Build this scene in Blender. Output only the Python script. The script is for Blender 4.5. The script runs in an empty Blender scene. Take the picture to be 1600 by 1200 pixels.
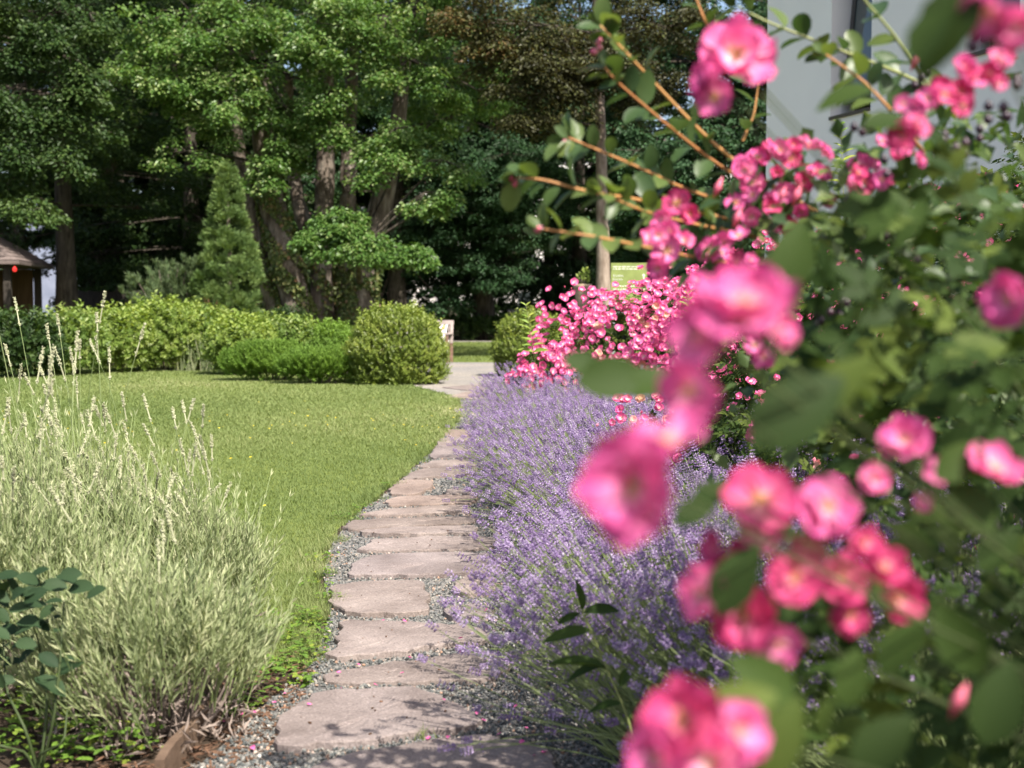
import bpy, bmesh, math, random
import numpy as np
from mathutils import Vector, Matrix

R = math.radians
C = bpy.context.scene.collection
SC = bpy.context.scene

# ------------------------------------------------------------------ camera
CAM_H, F_PX, TILT = 1.15, 2000.0, math.atan(115 / 2000.0)
cam_d = bpy.data.cameras.new('camera'); cam = bpy.data.objects.new('camera', cam_d); C.objects.link(cam)
cam.location = (0, 0, CAM_H); cam.rotation_euler = (math.pi / 2 - TILT, 0, 0)
cam_d.sensor_width = 36; cam_d.lens = 45; cam_d.clip_start = 0.05; cam_d.clip_end = 2000
cam_d.dof.use_dof = True; cam_d.dof.focus_distance = 5.8; cam_d.dof.aperture_fstop = 3.8
SC.camera = cam

# ------------------------------------------------------------------ light
SUN_EL = R(52); SUN_H = (0.60, -0.80)          # the sun stands to the right, behind the camera
w = bpy.data.worlds.new('World'); SC.world = w; w.use_nodes = True
nt = w.node_tree; nt.nodes.clear()
sky = nt.nodes.new('ShaderNodeTexSky'); sky.sky_type = 'NISHITA'; sky.sun_disc = False
sky.sun_elevation = SUN_EL; sky.sun_rotation = math.atan2(SUN_H[0], SUN_H[1])
sky.air_density = 1.0; sky.dust_density = 3.5; sky.ozone_density = 1.0
bg = nt.nodes.new('ShaderNodeBackground'); bg.inputs[1].default_value = 0.115
wo = nt.nodes.new('ShaderNodeOutputWorld')
nt.links.new(sky.outputs[0], bg.inputs[0]); nt.links.new(bg.outputs[0], wo.inputs[0])
sl = bpy.data.lights.new('sun', 'SUN'); sl.energy = 4.8; sl.angle = R(0.5); sl.color = (1.0, 0.94, 0.84)
so = bpy.data.objects.new('sun', sl); C.objects.link(so)
sd = Vector((SUN_H[0] * math.cos(SUN_EL), SUN_H[1] * math.cos(SUN_EL), math.sin(SUN_EL)))
so.rotation_euler = sd.to_track_quat('Z', 'Y').to_euler(); so.location = sd * 60
SC.view_settings.view_transform = 'Standard'; SC.view_settings.look = 'None'
SC.view_settings.exposure = 1.1; SC.view_settings.gamma = 1.0
SC.render.engine = 'CYCLES'
cy = SC.cycles
cy.max_bounces = 7; cy.diffuse_bounces = 4; cy.glossy_bounces = 2; cy.transmission_bounces = 4; cy.transparent_max_bounces = 4
cy.use_denoising = True; cy.caustics_reflective = False; cy.caustics_refractive = False
cy.sample_clamp_indirect = 6

# ------------------------------------------------------------------ helpers
def at(px, py, Y):
    """world point at depth Y seen at (px, py) of the 1600 x 1200 photograph"""
    u = (px - 800) / F_PX; v = (600 - py) / F_PX
    ct, st = math.cos(TILT), math.sin(TILT)
    dy = ct + v * st; dz = -st + v * ct
    return np.array((u * Y / dy, Y, CAM_H + dz * Y / dy))
def gnd(px, py, z=0.0):
    u = (px - 800) / F_PX; v = (600 - py) / F_PX
    ct, st = math.cos(TILT), math.sin(TILT)
    dy = ct + v * st; dz = -st + v * ct
    k = (z - CAM_H) / dz
    return np.array((u * k, dy * k, z))
def nrm(a):
    a = np.asarray(a, float)
    return a / np.maximum(np.linalg.norm(a, axis=-1, keepdims=True), 1e-9)
def frames(d, n):
    """matrices whose local y is d and local z close to n"""
    y = nrm(d); x = nrm(np.cross(y, n)); z = np.cross(x, y)
    return np.stack([x, y, z], axis=-1)

class MB:
    """collects triangles and quads, then links them as ONE mesh object"""
    def __init__(s): s.v = []; s.f = []; s.r = []; s.g = []; s.mi = []; s.n = 0
    def add(s, v, faces, rnd=0.5, grad=0.0, mat=0):
        v = np.asarray(v, float).reshape(-1, 3); k = len(v)
        s.v.append(v)
        s.r.append(np.broadcast_to(np.asarray(rnd, float), (k,)).copy()); s.g.append(np.broadcast_to(np.asarray(grad, float), (k,)).copy())
        for f in (faces if isinstance(faces, list) else [faces]):
            f = np.asarray(f, np.int64)
            if f.size:
                s.f.append(f + s.n); s.mi.append(np.full(len(f), mat, np.int32))
        s.n += k
    def scatter(s, tpl, M, T, size=1.0, rnd=None, mat=0):
        tv, tf, tg = tpl; tv = np.asarray(tv, float); n = len(T)
        if n == 0: return
        size = np.broadcast_to(np.asarray(size, float), (n,))
        v = np.einsum('nij,kj->nki', M, tv) * size[:, None, None] + np.asarray(T)[:, None, :]
        k = len(tv)
        if rnd is None: rnd = np.random.RandomState(n).rand(n)
        off = (np.arange(n) * k)[:, None, None]
        faces = [(np.asarray(f)[None] + off).reshape(-1, np.asarray(f).shape[1]) for f in tf]
        s.add(v.reshape(-1, 3), faces, np.repeat(rnd, k), np.tile(np.asarray(tg, float), n), mat)
    def tubes(s, P, Rr, k=4, rnd=None, mat=0, cap=False):
        """P (n,m,3) centre lines, Rr (n,m) radii"""
        P = np.asarray(P, float); Rr = np.asarray(Rr, float)
        if P.ndim == 2: P = P[None]; Rr = Rr[None]
        n, m, _ = P.shape; Rr = np.broadcast_to(Rr, (n, m))
        d = nrm(np.gradient(P, axis=1))
        ref = np.where(np.abs(d[..., 2:3]) > 0.9, np.array([1.0, 0, 0]), np.array([0, 0, 1.0]))
        a = nrm(np.cross(d, ref)); b = np.cross(d, a)
        th = np.arange(k) * 2 * math.pi / k
        v = P[:, :, None, :] + Rr[:, :, None, None] * (np.cos(th)[None, None, :, None] * a[:, :, None, :] + np.sin(th)[None, None, :, None] * b[:, :, None, :])
        i = np.arange(m - 1)[:, None] * k; j = np.arange(k)[None]; j2 = (j + 1) % k
        q = np.stack([i + j, i + j2, i + k + j2, i + k + j], -1).reshape(-1, 4)
        q = (q[None] + (np.arange(n) * m * k)[:, None, None]).reshape(-1, 4)
        fs = [q]
        if cap and k >= 3:
            tri = np.array([[0, x + 1, x + 2] for x in range(k - 2)])
            e = (tri[None] + (np.arange(n) * m * k + (m - 1) * k)[:, None, None]).reshape(-1, 3); fs.append(e)
        g = np.tile(np.repeat(np.linspace(0, 1, m), k), n)
        r = np.repeat(np.random.RandomState(n + m).rand(n) if rnd is None else np.broadcast_to(rnd, (n,)), m * k)
        s.add(v.reshape(-1, 3), fs, r, g, mat)
    def box(s, c, size, rot=0.0, mat=0, bev=0.0, rnd=0.5, tilt=None):
        hx, hy, hz = [x / 2 for x in size]
        bm = bmesh.new(); bmesh.ops.create_cube(bm, size=1)
        for v in bm.verts: v.co = Vector((v.co.x * 2 * hx, v.co.y * 2 * hy, v.co.z * 2 * hz))
        if bev: bmesh.ops.bevel(bm, geom=list(bm.edges), offset=bev, segments=2, affect='EDGES')
        m = Matrix.Rotation(rot, 4, 'Z')
        if tilt is not None: m = m @ tilt
        m = Matrix.Translation(Vector([float(x) for x in c])) @ m
        bm.transform(m); s.bm(bm, mat, rnd)
    def bm(s, bm, mat=0, rnd=0.5):
        bm.verts.index_update()
        bmesh.ops.triangulate(bm, faces=[f for f in bm.faces if len(f.verts) > 4])
        v = np.array([x.co for x in bm.verts])
        t = [[x.index for x in f.verts] for f in bm.faces if len(f.verts) == 3]; q = [[x.index for x in f.verts] for f in bm.faces if len(f.verts) == 4]
        s.add(v, [np.array(x) for x in (t, q) if x], rnd, 0, mat); bm.free()
    def lathe(s, prof, c=(0, 0, 0), k=20, rnd=0.5, mat=0):
        prof = np.asarray(prof, float); m = len(prof); th = np.arange(k) * 2 * math.pi / k
        v = np.stack([prof[:, 0:1] * np.cos(th), prof[:, 0:1] * np.sin(th), np.repeat(prof[:, 1:2], k, 1)], -1) + np.asarray(c)
        i = np.arange(m - 1)[:, None] * k; j = np.arange(k)[None]; j2 = (j + 1) % k
        s.add(v.reshape(-1, 3), np.stack([i + j, i + j2, i + k + j2, i + k + j], -1).reshape(-1, 4), rnd, 0, mat)
    def data(s, name, mats, smooth=False):
        me = bpy.data.meshes.new(name)
        v = np.concatenate(s.v) if s.v else np.zeros((0, 3)); me.vertices.add(len(v)); me.vertices.foreach_set('co', v.astype(np.float32).ravel())
        tot = sum(f.size for f in s.f); me.loops.add(tot); me.loops.foreach_set('vertex_index', np.concatenate([f.ravel() for f in s.f]).astype(np.int32))
        nf = sum(len(f) for f in s.f); me.polygons.add(nf)
        lt = np.concatenate([np.full(len(f), f.shape[1], np.int32) for f in s.f])
        me.polygons.foreach_set('loop_start', (np.cumsum(lt) - lt).astype(np.int32))
        me.polygons.foreach_set('material_index', np.concatenate(s.mi))
        me.polygons.foreach_set('use_smooth', np.full(nf, smooth))
        for nme, arr in (('rnd', s.r), ('grad', s.g)):
            a = me.attributes.new(nme, 'FLOAT', 'POINT'); a.data.foreach_set('value', np.concatenate(arr).astype(np.float32))
        me.update(calc_edges=True)
        for m in (mats if isinstance(mats, (list, tuple)) else [mats]): me.materials.append(m)
        return me
    def build(s, name, mats, parent=None, smooth=False, loc=None):
        return obj(name, s.data(name, mats, smooth), parent, loc)

def obj(name, me, parent=None, loc=None, rot=0.0, sc=1.0):
    o = bpy.data.objects.new(name, me); C.objects.link(o)
    if parent is not None: o.parent = parent
    if loc is not None: o.location = [float(x) for x in loc]
    if rot: o.rotation_euler = (0, 0, rot)
    if sc != 1.0: o.scale = (sc, sc, sc)
    return o
def tag(o, label=None, cat=None, group=None, kind=None):
    for k, v in (('label', label), ('category', cat), ('group', group), ('kind', kind)):
        if v: o[k] = v
    return o
def thing(name, label, cat, loc=(0, 0, 0), rot=0.0, group=None, sc=1.0):
    return tag(obj(name, None, None, loc, rot, sc), label, cat, group)
def copy_tree(o, parent=None):
    c = o.copy(); C.objects.link(c)
    if parent is not None: c.parent = parent
    for ch in list(o.children): copy_tree(ch, c)
    return c

# ------------------------------------------------------------------ materials
def ramp_node(N, L, stops, src):
    r = N.new('ShaderNodeValToRGB'); e = r.color_ramp.elements
    e[0].position = stops[0][0]; e[0].color = (*stops[0][1], 1); e[1].position = stops[-1][0]; e[1].color = (*stops[-1][1], 1)
    for p, c in stops[1:-1]:
        x = e.new(p); x.color = (*c, 1)
    L.new(src, r.inputs[0]); return r
def base_mat(name):
    m = bpy.data.materials.new(name); m.use_nodes = True; N = m.node_tree.nodes; L = m.node_tree.links
    return m, N, L, N['Principled BSDF'], N['Material Output']
def leaf_mat(name, stops, trans=0.35, rough=0.5, spec=0.35, tcol=None, attr='rnd', tint=(1.15, 1.15, 0.55), noise=0.0):
    """opaque leaf face plus light let through; colour from a per-leaf random value (or along the petal)"""
    m, N, L, P, O = base_mat(name)
    a = N.new('ShaderNodeAttribute'); a.attribute_name = attr
    src = a.outputs['Fac']
    if len(stops) == 2 and not isinstance(stops[0][1], (tuple, list)): stops = [(0, stops[0]), (1, stops[1])]
    r = ramp_node(N, L, stops, src)
    L.new(r.outputs[0], P.inputs['Base Color']); P.inputs['Roughness'].default_value = rough; P.inputs['Specular IOR Level'].default_value = spec
    t = N.new('ShaderNodeBsdfTranslucent'); mul = N.new('ShaderNodeMix'); mul.data_type = 'RGBA'; mul.blend_type = 'MULTIPLY'; mul.inputs[0].default_value = 1
    L.new(r.outputs[0], mul.inputs[6]); mul.inputs[7].default_value = (*tint, 1)
    L.new(mul.outputs[2], t.inputs[0])
    mx = N.new('ShaderNodeMixShader'); mx.inputs[0].default_value = trans
    L.new(P.outputs[0], mx.inputs[1]); L.new(t.outputs[0], mx.inputs[2]); L.new(mx.outputs[0], O.inputs[0])
    return m
def noise_mat(name, stops, scale=5.0, detail=6, rough=0.9, bump=0.3, bscale=None, spec=0.2, dist=0.02, scale2=None, stops2=None, obj_rand=0.0, stretch=None):
    m, N, L, P, O = base_mat(name)
    tc = N.new('ShaderNodeTexCoord'); src = tc.outputs['Object']
    if stretch:
        mp = N.new('ShaderNodeMapping'); mp.inputs['Scale'].default_value = stretch; L.new(src, mp.inputs[0]); src = mp.outputs[0]
    n = N.new('ShaderNodeTexNoise'); n.inputs['Scale'].default_value = scale; n.inputs['Detail'].default_value = detail; L.new(src, n.inputs[0])
    r = ramp_node(N, L, stops, n.outputs[0]); col = r.outputs[0]
    if scale2:
        n2 = N.new('ShaderNodeTexNoise'); n2.inputs['Scale'].default_value = scale2; n2.inputs['Detail'].default_value = 4; L.new(src, n2.inputs[0])
        r2 = ramp_node(N, L, stops2, n2.outputs[0])
        x = N.new('ShaderNodeMix'); x.data_type = 'RGBA'; x.blend_type = 'MULTIPLY'; x.inputs[0].default_value = 1
        L.new(col, x.inputs[6]); L.new(r2.outputs[0], x.inputs[7]); col = x.outputs[2]
    if obj_rand:
        oi = N.new('ShaderNodeObjectInfo'); h = N.new('ShaderNodeHueSaturation')
        mr = N.new('ShaderNodeMapRange'); mr.inputs[3].default_value = 1 - obj_rand; mr.inputs[4].default_value = 1 + obj_rand
        L.new(oi.outputs['Random'], mr.inputs[0]); L.new(mr.outputs[0], h.inputs['Value']); L.new(mr.outputs[0], h.inputs['Saturation']); L.new(col, h.inputs['Color']); col = h.outputs[0]
    L.new(col, P.inputs['Base Color']); P.inputs['Roughness'].default_value = rough; P.inputs['Specular IOR Level'].default_value = spec
    if bump:
        bn = N.new('ShaderNodeTexNoise'); bn.inputs['Scale'].default_value = bscale or scale * 4; bn.inputs['Detail'].default_value = 6; L.new(src, bn.inputs[0])
        b = N.new('ShaderNodeBump'); b.inputs['Strength'].default_value = bump; b.inputs['Distance'].default_value = dist
        L.new(bn.outputs[0], b.inputs['Height']); L.new(b.outputs[0], P.inputs['Normal'])
    return m
def attr_mat(name, stops, rough=0.8, spec=0.25, bump=0.0, bscale=60, attr='rnd'):
    m, N, L, P, O = base_mat(name)
    a = N.new('ShaderNodeAttribute'); a.attribute_name = attr
    r = ramp_node(N, L, stops, a.outputs['Fac']); L.new(r.outputs[0], P.inputs['Base Color'])
    P.inputs['Roughness'].default_value = rough; P.inputs['Specular IOR Level'].default_value = spec
    if bump:
        tc = N.new('ShaderNodeTexCoord'); bn = N.new('ShaderNodeTexNoise'); bn.inputs['Scale'].default_value = bscale; L.new(tc.outputs['Object'], bn.inputs[0])
        b = N.new('ShaderNodeBump'); b.inputs['Strength'].default_value = bump; b.inputs['Distance'].default_value = 0.01
        L.new(bn.outputs[0], b.inputs['Height']); L.new(b.outputs[0], P.inputs['Normal'])
    return m
def plain(name, col, rough=0.5, spec=0.4, metal=0.0, bump=0.0, bscale=40):
    return noise_mat(name, [(0.3, tuple(c * 0.85 for c in col)), (0.7, tuple(min(1, c * 1.12) for c in col))], 7, 5, rough, bump, bscale, spec)

M = {}
M['lime'] = leaf_mat('lime_leaves', [(0, (.042, .100, .020)), (.4, (.078, .165, .032)), (.75, (.14, .235, .056)), (1, (.27, .33, .13))], .38, .42, .45)
M['dark'] = leaf_mat('dark_leaves', [(0, (.018, .042, .011)), (.6, (.034, .070, .016)), (1, (.075, .12, .03))], .28, .5, .3)
M['copper'] = leaf_mat('copper_leaves', [(0, (.024, .028, .010)), (.5, (.046, .047, .016)), (.85, (.095, .11, .032)), (1, (.12, .078, .028))], .30, .5, .3, tint=(1.2, .9, .5))
M['yew'] = leaf_mat('evergreen_leaves', [(0, (.018, .050, .018)), (.7, (.034, .082, .030)), (1, (.06, .12, .045))], .15, .55, .3)
M['conifer'] = leaf_mat('conifer_needles', [(0, (.085, .150, .044)), (.6, (.145, .220, .066)), (.92, (.225, .295, .092)), (1, (.20, .13, .06))], .22, .55, .3)
M['pine'] = leaf_mat('pine_needles', [(0, (.075, .125, .055)), (1, (.15, .20, .085))], .2, .55, .3)
M['hedge'] = leaf_mat('shrub_leaves', [(0, (.105, .168, .032)), (.5, (.19, .275, .054)), (1, (.33, .395, .10))], .38, .45, .4)
M['hedge2'] = leaf_mat('deep_shrub_leaves', [(0, (.075, .135, .026)), (.5, (.15, .235, .046)), (1, (.29, .35, .10))], .36, .45, .4)
M['boxl'] = leaf_mat('box_leaves', [(0, (.11, .155, .028)), (.55, (.19, .255, .046)), (1, (.34, .39, .09))], .33, .38, .45)
M['feather'] = leaf_mat('feathery_leaves', [(0, (.10, .19, .03)), (1, (.19, .30, .055))], .35, .6, .2)
M['ivy'] = leaf_mat('ivy_leaves', [(0, (.06, .10, .025)), (.6, (.13, .17, .045)), (.9, (.22, .23, .08)), (1, (.28, .15, .08))], .25, .45, .4)
M['rosel'] = leaf_mat('rose_leaves', [(0, (.021, .042, .010)), (.6, (.044, .076, .015)), (1, (.105, .14, .026))], .34, .62, .15)
M['snow'] = leaf_mat('oval_leaves', [(0, (.040, .080, .030)), (.5, (.066, .115, .036)), (1, (.135, .185, .048))], .40, .42, .45)
M['bluish'] = leaf_mat('bluish_rose_leaves', [(0, (.018, .038, .016)), (1, (.040, .070, .030))], .2, .62, .15)
M['herb'] = leaf_mat('herb_leaves', [(0, (.09, .17, .03)), (.7, (.16, .27, .04)), (1, (.26, .30, .05))], .35, .5, .3)
M['petal'] = leaf_mat('rose_petals', [(0, (.90, .74, .60)), (.12, (.88, .52, .58)), (.34, (.78, .26, .47)), (1, (.60, .065, .27))], .30, .75, .08, attr='grad', tint=(1.1, .8, .9))
M['petal3'] = leaf_mat('deep_shaded_rose_petals', [(0, (.86, .62, .48)), (.10, (.82, .42, .46)), (.30, (.70, .15, .30)), (1, (.52, .035, .16))], .28, .75, .08, attr='grad', tint=(1.1, .8, .9))  # deeper petal tone standing in for shade on the lower blooms
M['petal2'] = leaf_mat('pale_rose_petals', [(0, (.93, .84, .74)), (.22, (.90, .66, .69)), (.5, (.86, .30, .50)), (1, (.74, .11, .35))], .36, .75, .08, attr='grad', tint=(1.1, .8, .9))
M['bud'] = leaf_mat('rose_buds', [(0, (.80, .12, .24)), (1, (.85, .32, .40))], .3, .5, .3, tint=(1, .8, .8))
M['stamen'] = attr_mat('stamens', [(0, (.55, .32, .04)), (1, (.75, .55, .10))], .7)
M['lav'] = leaf_mat('lavender_florets', [(0, (.19, .115, .265)), (.45, (.335, .24, .43)), (.8, (.50, .40, .575)), (1, (.66, .59, .70))], .25, .6, .2, tint=(1, .9, 1.1))
M['lavstem'] = leaf_mat('lavender_stems', [(0, (.15, .20, .07)), (1, (.30, .36, .16))], .2, .55, .25)
M['silver'] = leaf_mat('silvery_leaves', [(0, (.17, .215, .105)), (.5, (.30, .345, .18)), (1, (.52, .53, .325))], .28, .6, .2, tint=(1.05, 1.05, .7))
M['spent'] = leaf_mat('pale_lavender_heads', [(0, (.34, .36, .20)), (1, (.55, .54, .38))], .2, .7, .15, tint=(1, 1, .8))
M['grass'] = leaf_mat('grass_blades', [(0, (.110, .155, .050)), (.55, (.180, .228, .078)), (.88, (.265, .295, .125)), (1, (.43, .41, .24))], .30, .6, .15)
M['wood_dead'] = attr_mat('dry_twigs', [(0, (.12, .092, .075)), (1, (.33, .265, .23))], .9)
M['bark'] = noise_mat('bark', [(.3, (.075, .058, .045)), (.55, (.17, .14, .115)), (.75, (.27, .235, .20))], 3.5, 8, .95, .9, 9, .1, .06, stretch=(2.2, 2.2, .5))
M['bark_pale'] = noise_mat('pale_bark', [(.3, (.16, .12, .09)), (.7, (.33, .27, .22))], 6, 8, .9, .6, 20, .1, .03, stretch=(2, 2, .6))
M['orange_stem'] = attr_mat('orange_stems', [(0, (.36, .15, .05)), (1, (.50, .26, .09))], .5, .4)
M['green_stem'] = attr_mat('green_stems', [(0, (.16, .19, .06)), (1, (.27, .29, .11))], .5, .4)
M['berry'] = attr_mat('dark_berries', [(0, (.014, .009, .016)), (1, (.05, .022, .035))], .35, .5)
M['soil'] = noise_mat('soil', [(.3, (.030, .022, .016)), (.7, (.085, .062, .045))], 14, 8, .95, .7, 60, .1, .03)
M['lawnbase'] = noise_mat('lawn_soil', [(.3, (.11, .145, .035)), (.7, (.17, .205, .055))], 9, 8, .95, .5, 90, .1, .02, .6, [(.3, (.8, .85, .75)), (.7, (1.1, 1.05, 1.0))])
M['gravel'] = noise_mat('gravel_bed', [(.28, (.07, .068, .066)), (.5, (.20, .195, .185)), (.72, (.38, .365, .34))], 70, 3, .95, .8, 90, .15, .02, 1.2, [(.3, (.8, .8, .82)), (.7, (1.1, 1.05, 1.0))])
M['court'] = noise_mat('pale_gravel', [(.3, (.155, .145, .132)), (.5, (.255, .238, .218)), (.72, (.36, .335, .305))], 32, 4, .95, .6, 60, .15, .02, .7, [(.3, (.82, .82, .86)), (.7, (1.08, 1.04, .98))])
M['pebble'] = attr_mat('pebbles', [(0, (.055, .062, .062)), (.35, (.115, .122, .12)), (.7, (.19, .187, .175)), (.9, (.28, .26, .23)), (.95, (.34, .20, .13)), (1, (.48, .45, .42))], .85, .25, .4, 200)
M['mulch'] = attr_mat('bark_mulch', [(0, (.055, .03, .018)), (1, (.17, .095, .06))], .9)
M['wall'] = noise_mat('white_render', [(.3, (.86, .835, .79)), (.7, (.90, .875, .83))], 1.3, 6, .9, .15, 120, .15, .005)
M['dkframe'] = plain('dark_frame', (.045, .042, .042), .4, .4)
M['sill'] = plain('brown_sill', (.085, .07, .055), .5, .4)
M['teak'] = noise_mat('weathered_teak', [(.3, (.17, .10, .07)), (.7, (.30, .19, .14))], 5, 6, .75, .3, 40, .25, .01, stretch=(1, 1, 6))
M['teakgrey'] = noise_mat('grey_teak', [(.3, (.30, .25, .23)), (.7, (.44, .37, .34))], 5, 6, .8, .3, 40, .25, .01)
M['cushion'] = plain('cream_cloth', (.74, .70, .66), .9, .1, 0, .3, 200)
M['pattern_y'] = plain('ochre_cloth', (.52, .38, .16), .9, .1)
M['pattern_d'] = plain('dark_cloth', (.12, .12, .15), .9, .1)
M['signg'] = plain('green_panel', (.235, .285, .085), .45, .4)
M['signw'] = plain('white_print', (.78, .80, .66), .6, .3)
M['cane'] = attr_mat('rose_canes', [(0, (.045, .065, .022)), (1, (.085, .11, .04))], .6, .25)
M['edging'] = noise_mat('edging_wood', [(.3, (.085, .055, .038)), (.7, (.16, .11, .078))], 6, 6, .9, .4, 40, .15, .01)
M['bark_shaded'] = noise_mat('shaded_bark', [(.3, (.035, .030, .024)), (.7, (.10, .085, .068))], 5, 8, .95, .9, 12, .1, .05, stretch=(2, 2, .5))  # bark darkened in place of shade on trunks and limbs
M['steel'] = plain('grey_metal', (.30, .31, .31), .45, .4)
M['terra'] = noise_mat('urn_stone', [(.3, (.26, .19, .13)), (.7, (.40, .31, .22))], 12, 6, .9, .3, 60)
M['fence'] = noise_mat('dark_boards', [(.3, (.035, .03, .026)), (.7, (.075, .062, .052))], 4, 6, .85, .4, 30, .2, .01, stretch=(6, 6, .6))
M['bin'] = plain('grey_plastic', (.12, .125, .13), .5, .4)
M['yellow'] = leaf_mat('yellow_petals', [(0, (.80, .56, .03)), (1, (.85, .70, .06))], .3, .5, .2, tint=(1, 1, .6))

def glass_mat():
    m, N, L, P, O = base_mat('window_glass')
    P.inputs['Base Color'].default_value = (.06, .075, .075, 1); P.inputs['Roughness'].default_value = .06; P.inputs['Specular IOR Level'].default_value = .8
    return m
M['glass'] = glass_mat()
def stone_mat():
    m, N, L, P, O = base_mat('flagstone')
    tc = N.new('ShaderNodeTexCoord'); oi = N.new('ShaderNodeObjectInfo')
    geo = N.new('ShaderNodeNewGeometry'); src = geo.outputs['Position']
    n1 = N.new('ShaderNodeTexNoise'); n1.inputs['Scale'].default_value = 3.2; n1.inputs['Detail'].default_value = 7; n1.inputs['Roughness'].default_value = .62; L.new(src, n1.inputs[0])
    r1 = ramp_node(N, L, [(.28, (.135, .113, .103)), (.45, (.195, .168, .155)), (.58, (.235, .205, .190)), (.74, (.30, .265, .245))], n1.outputs[0])
    n2 = N.new('ShaderNodeTexNoise'); n2.inputs['Scale'].default_value = 130; n2.inputs['Detail'].default_value = 3; L.new(src, n2.inputs[0])
    r2 = ramp_node(N, L, [(.30, (.55, .53, .52)), (.45, (.94, .93, .92)), (.62, (1.08, 1.08, 1.08)), (.72, (1.75, 1.75, 1.8))], n2.outputs[0])
    x = N.new('ShaderNodeMix'); x.data_type = 'RGBA'; x.blend_type = 'MULTIPLY'; x.inputs[0].default_value = .8; L.new(r1.outputs[0], x.inputs[6]); L.new(r2.outputs[0], x.inputs[7])
    ro = ramp_node(N, L, [(0, (.86, .80, .76)), (.35, (1.02, .98, 1.02)), (.7, (1.12, 1.06, 1.03)), (1, (1.05, .92, .84))], oi.outputs['Random'])
    y = N.new('ShaderNodeMix'); y.data_type = 'RGBA'; y.blend_type = 'MULTIPLY'; y.inputs[0].default_value = 1; L.new(x.outputs[2], y.inputs[6]); L.new(ro.outputs[0], y.inputs[7])
    L.new(y.outputs[2], P.inputs['Base Color']); P.inputs['Roughness'].default_value = .82; P.inputs['Specular IOR Level'].default_value = .25
    n3 = N.new('ShaderNodeTexNoise'); n3.inputs['Scale'].default_value = 26; n3.inputs['Detail'].default_value = 9; n3.inputs['Roughness'].default_value = .7; L.new(src, n3.inputs[0])
    b = N.new('ShaderNodeBump'); b.inputs['Strength'].default_value = .9; b.inputs['Distance'].default_value = .012; L.new(n3.outputs[0], b.inputs['Height']); L.new(b.outputs[0], P.inputs['Normal'])
    return m
M['stone'] = stone_mat()
def shingle_mat():
    m, N, L, P, O = base_mat('roof_shingles')
    tc = N.new('ShaderNodeTexCoord'); mp = N.new('ShaderNodeMapping'); L.new(tc.outputs['UV'], mp.inputs[0])
    br = N.new('ShaderNodeTexBrick'); br.inputs['Scale'].default_value = 5; br.inputs['Mortar Size'].default_value = .012; br.inputs['Row Height'].default_value = .6; br.inputs['Brick Width'].default_value = .8
    br.inputs['Color1'].default_value = (.21, .16, .15, 1); br.inputs['Color2'].default_value = (.29, .23, .215, 1); br.inputs['Mortar'].default_value = (.08, .06, .055, 1)
    L.new(tc.outputs['Object'], br.inputs[0]); L.new(br.outputs[0], P.inputs['Base Color']); P.inputs['Roughness'].default_value = .9
    return m
M['shingle'] = plain('roof_shingles', (.17, .135, .125), .9, .15, 0, .4, 30)

# ------------------------------------------------------------------ leaf templates (length 1 along y, face +z)
def T_lo(wd=.62, fold=.12):
    v = [(0, 0, 0), (wd / 2, .45, fold), (0, 1, -.06), (-wd / 2, .45, fold)]
    return (v, [np.array([[0, 1, 2], [0, 2, 3]])], [0, .5, 1, .5])
def T_leaf(wd=.6, curl=.18, fold=.10, rows=(.0, .18, .42, .68, .88, 1.0), shape=None, wave=0.0):
    v = []; g = []; f = []
    for i, t in enumerate(rows):
        wv = (math.sin(math.pi * t ** .85) ** .8 if shape is None else shape(t)) * wd / 2
        z = -curl * t * t
        if i in (0, len(rows) - 1): v.append((0, t, z)); g.append(t)
        else:
            v += [(-wv, t, z + fold * wv / wd * 2 + wave * (i % 2)), (0, t, z), (wv, t, z + fold * wv / wd * 2 - wave * (i % 2))]; g += [t] * 3
    tri = [[0, 2, 1], [0, 3, 2]]; q = []
    nr = len(rows) - 2
    for i in range(nr - 1):
        a = 1 + 3 * i; b = a + 3
        q += [[a, a + 1, b + 1, b], [a + 1, a + 2, b + 2, b + 1]]
    a = 1 + 3 * (nr - 1); e = a + 3
    tri += [[a, a + 1, e], [a + 1, a + 2, e]]
    return (v, [np.array(tri), np.array(q)], g)
LO = T_lo(); LO_N = T_lo(.34, .08); LO_W = T_lo(.85, .14)
HI = T_leaf(); HI_OVAL = T_leaf(.62, .16, .12, shape=lambda t: math.sin(math.pi * t) ** .6); HI_N = T_leaf(.26, .25, .05)
BLADE = ([(-.5, 0, 0), (.5, 0, 0), (.32, .55, .06), (-.32, .55, .06), (0, 1, .22)], [np.array([[0, 1, 2, 3]]), np.array([[3, 2, 4]])], [0, 0, .5, .5, 1])
NEEDLE = ([(-.5, 0, 0), (.5, 0, 0), (0, 1, 0)], [np.array([[0, 1, 2]])], [0, 0, 1])
OCTA = ([(0, 0, -.5), (.32, 0, 0), (0, .32, 0), (-.32, 0, 0), (0, -.32, 0), (0, 0, .5)],
        [np.array([[0, 2, 1], [0, 3, 2], [0, 4, 3], [0, 1, 4], [5, 1, 2], [5, 2, 3], [5, 3, 4], [5, 4, 1]])], [0, .5, .5, .5, .5, 1])
def merge(parts):
    """join (template, matrix, offset, scale) into one template"""
    V = []; F = {}; G = []; n = 0
    for (tv, tf, tg), Mx, off, scl in parts:
        tv = np.asarray(tv, float) @ np.asarray(Mx).T * scl + np.asarray(off); V.append(tv); G += list(tg)
        for f in tf: F.setdefault(np.asarray(f).shape[1], []).append(np.asarray(f) + n)
        n += len(tv)
    return (np.concatenate(V), [np.concatenate(x) for x in F.values()], G)
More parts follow.
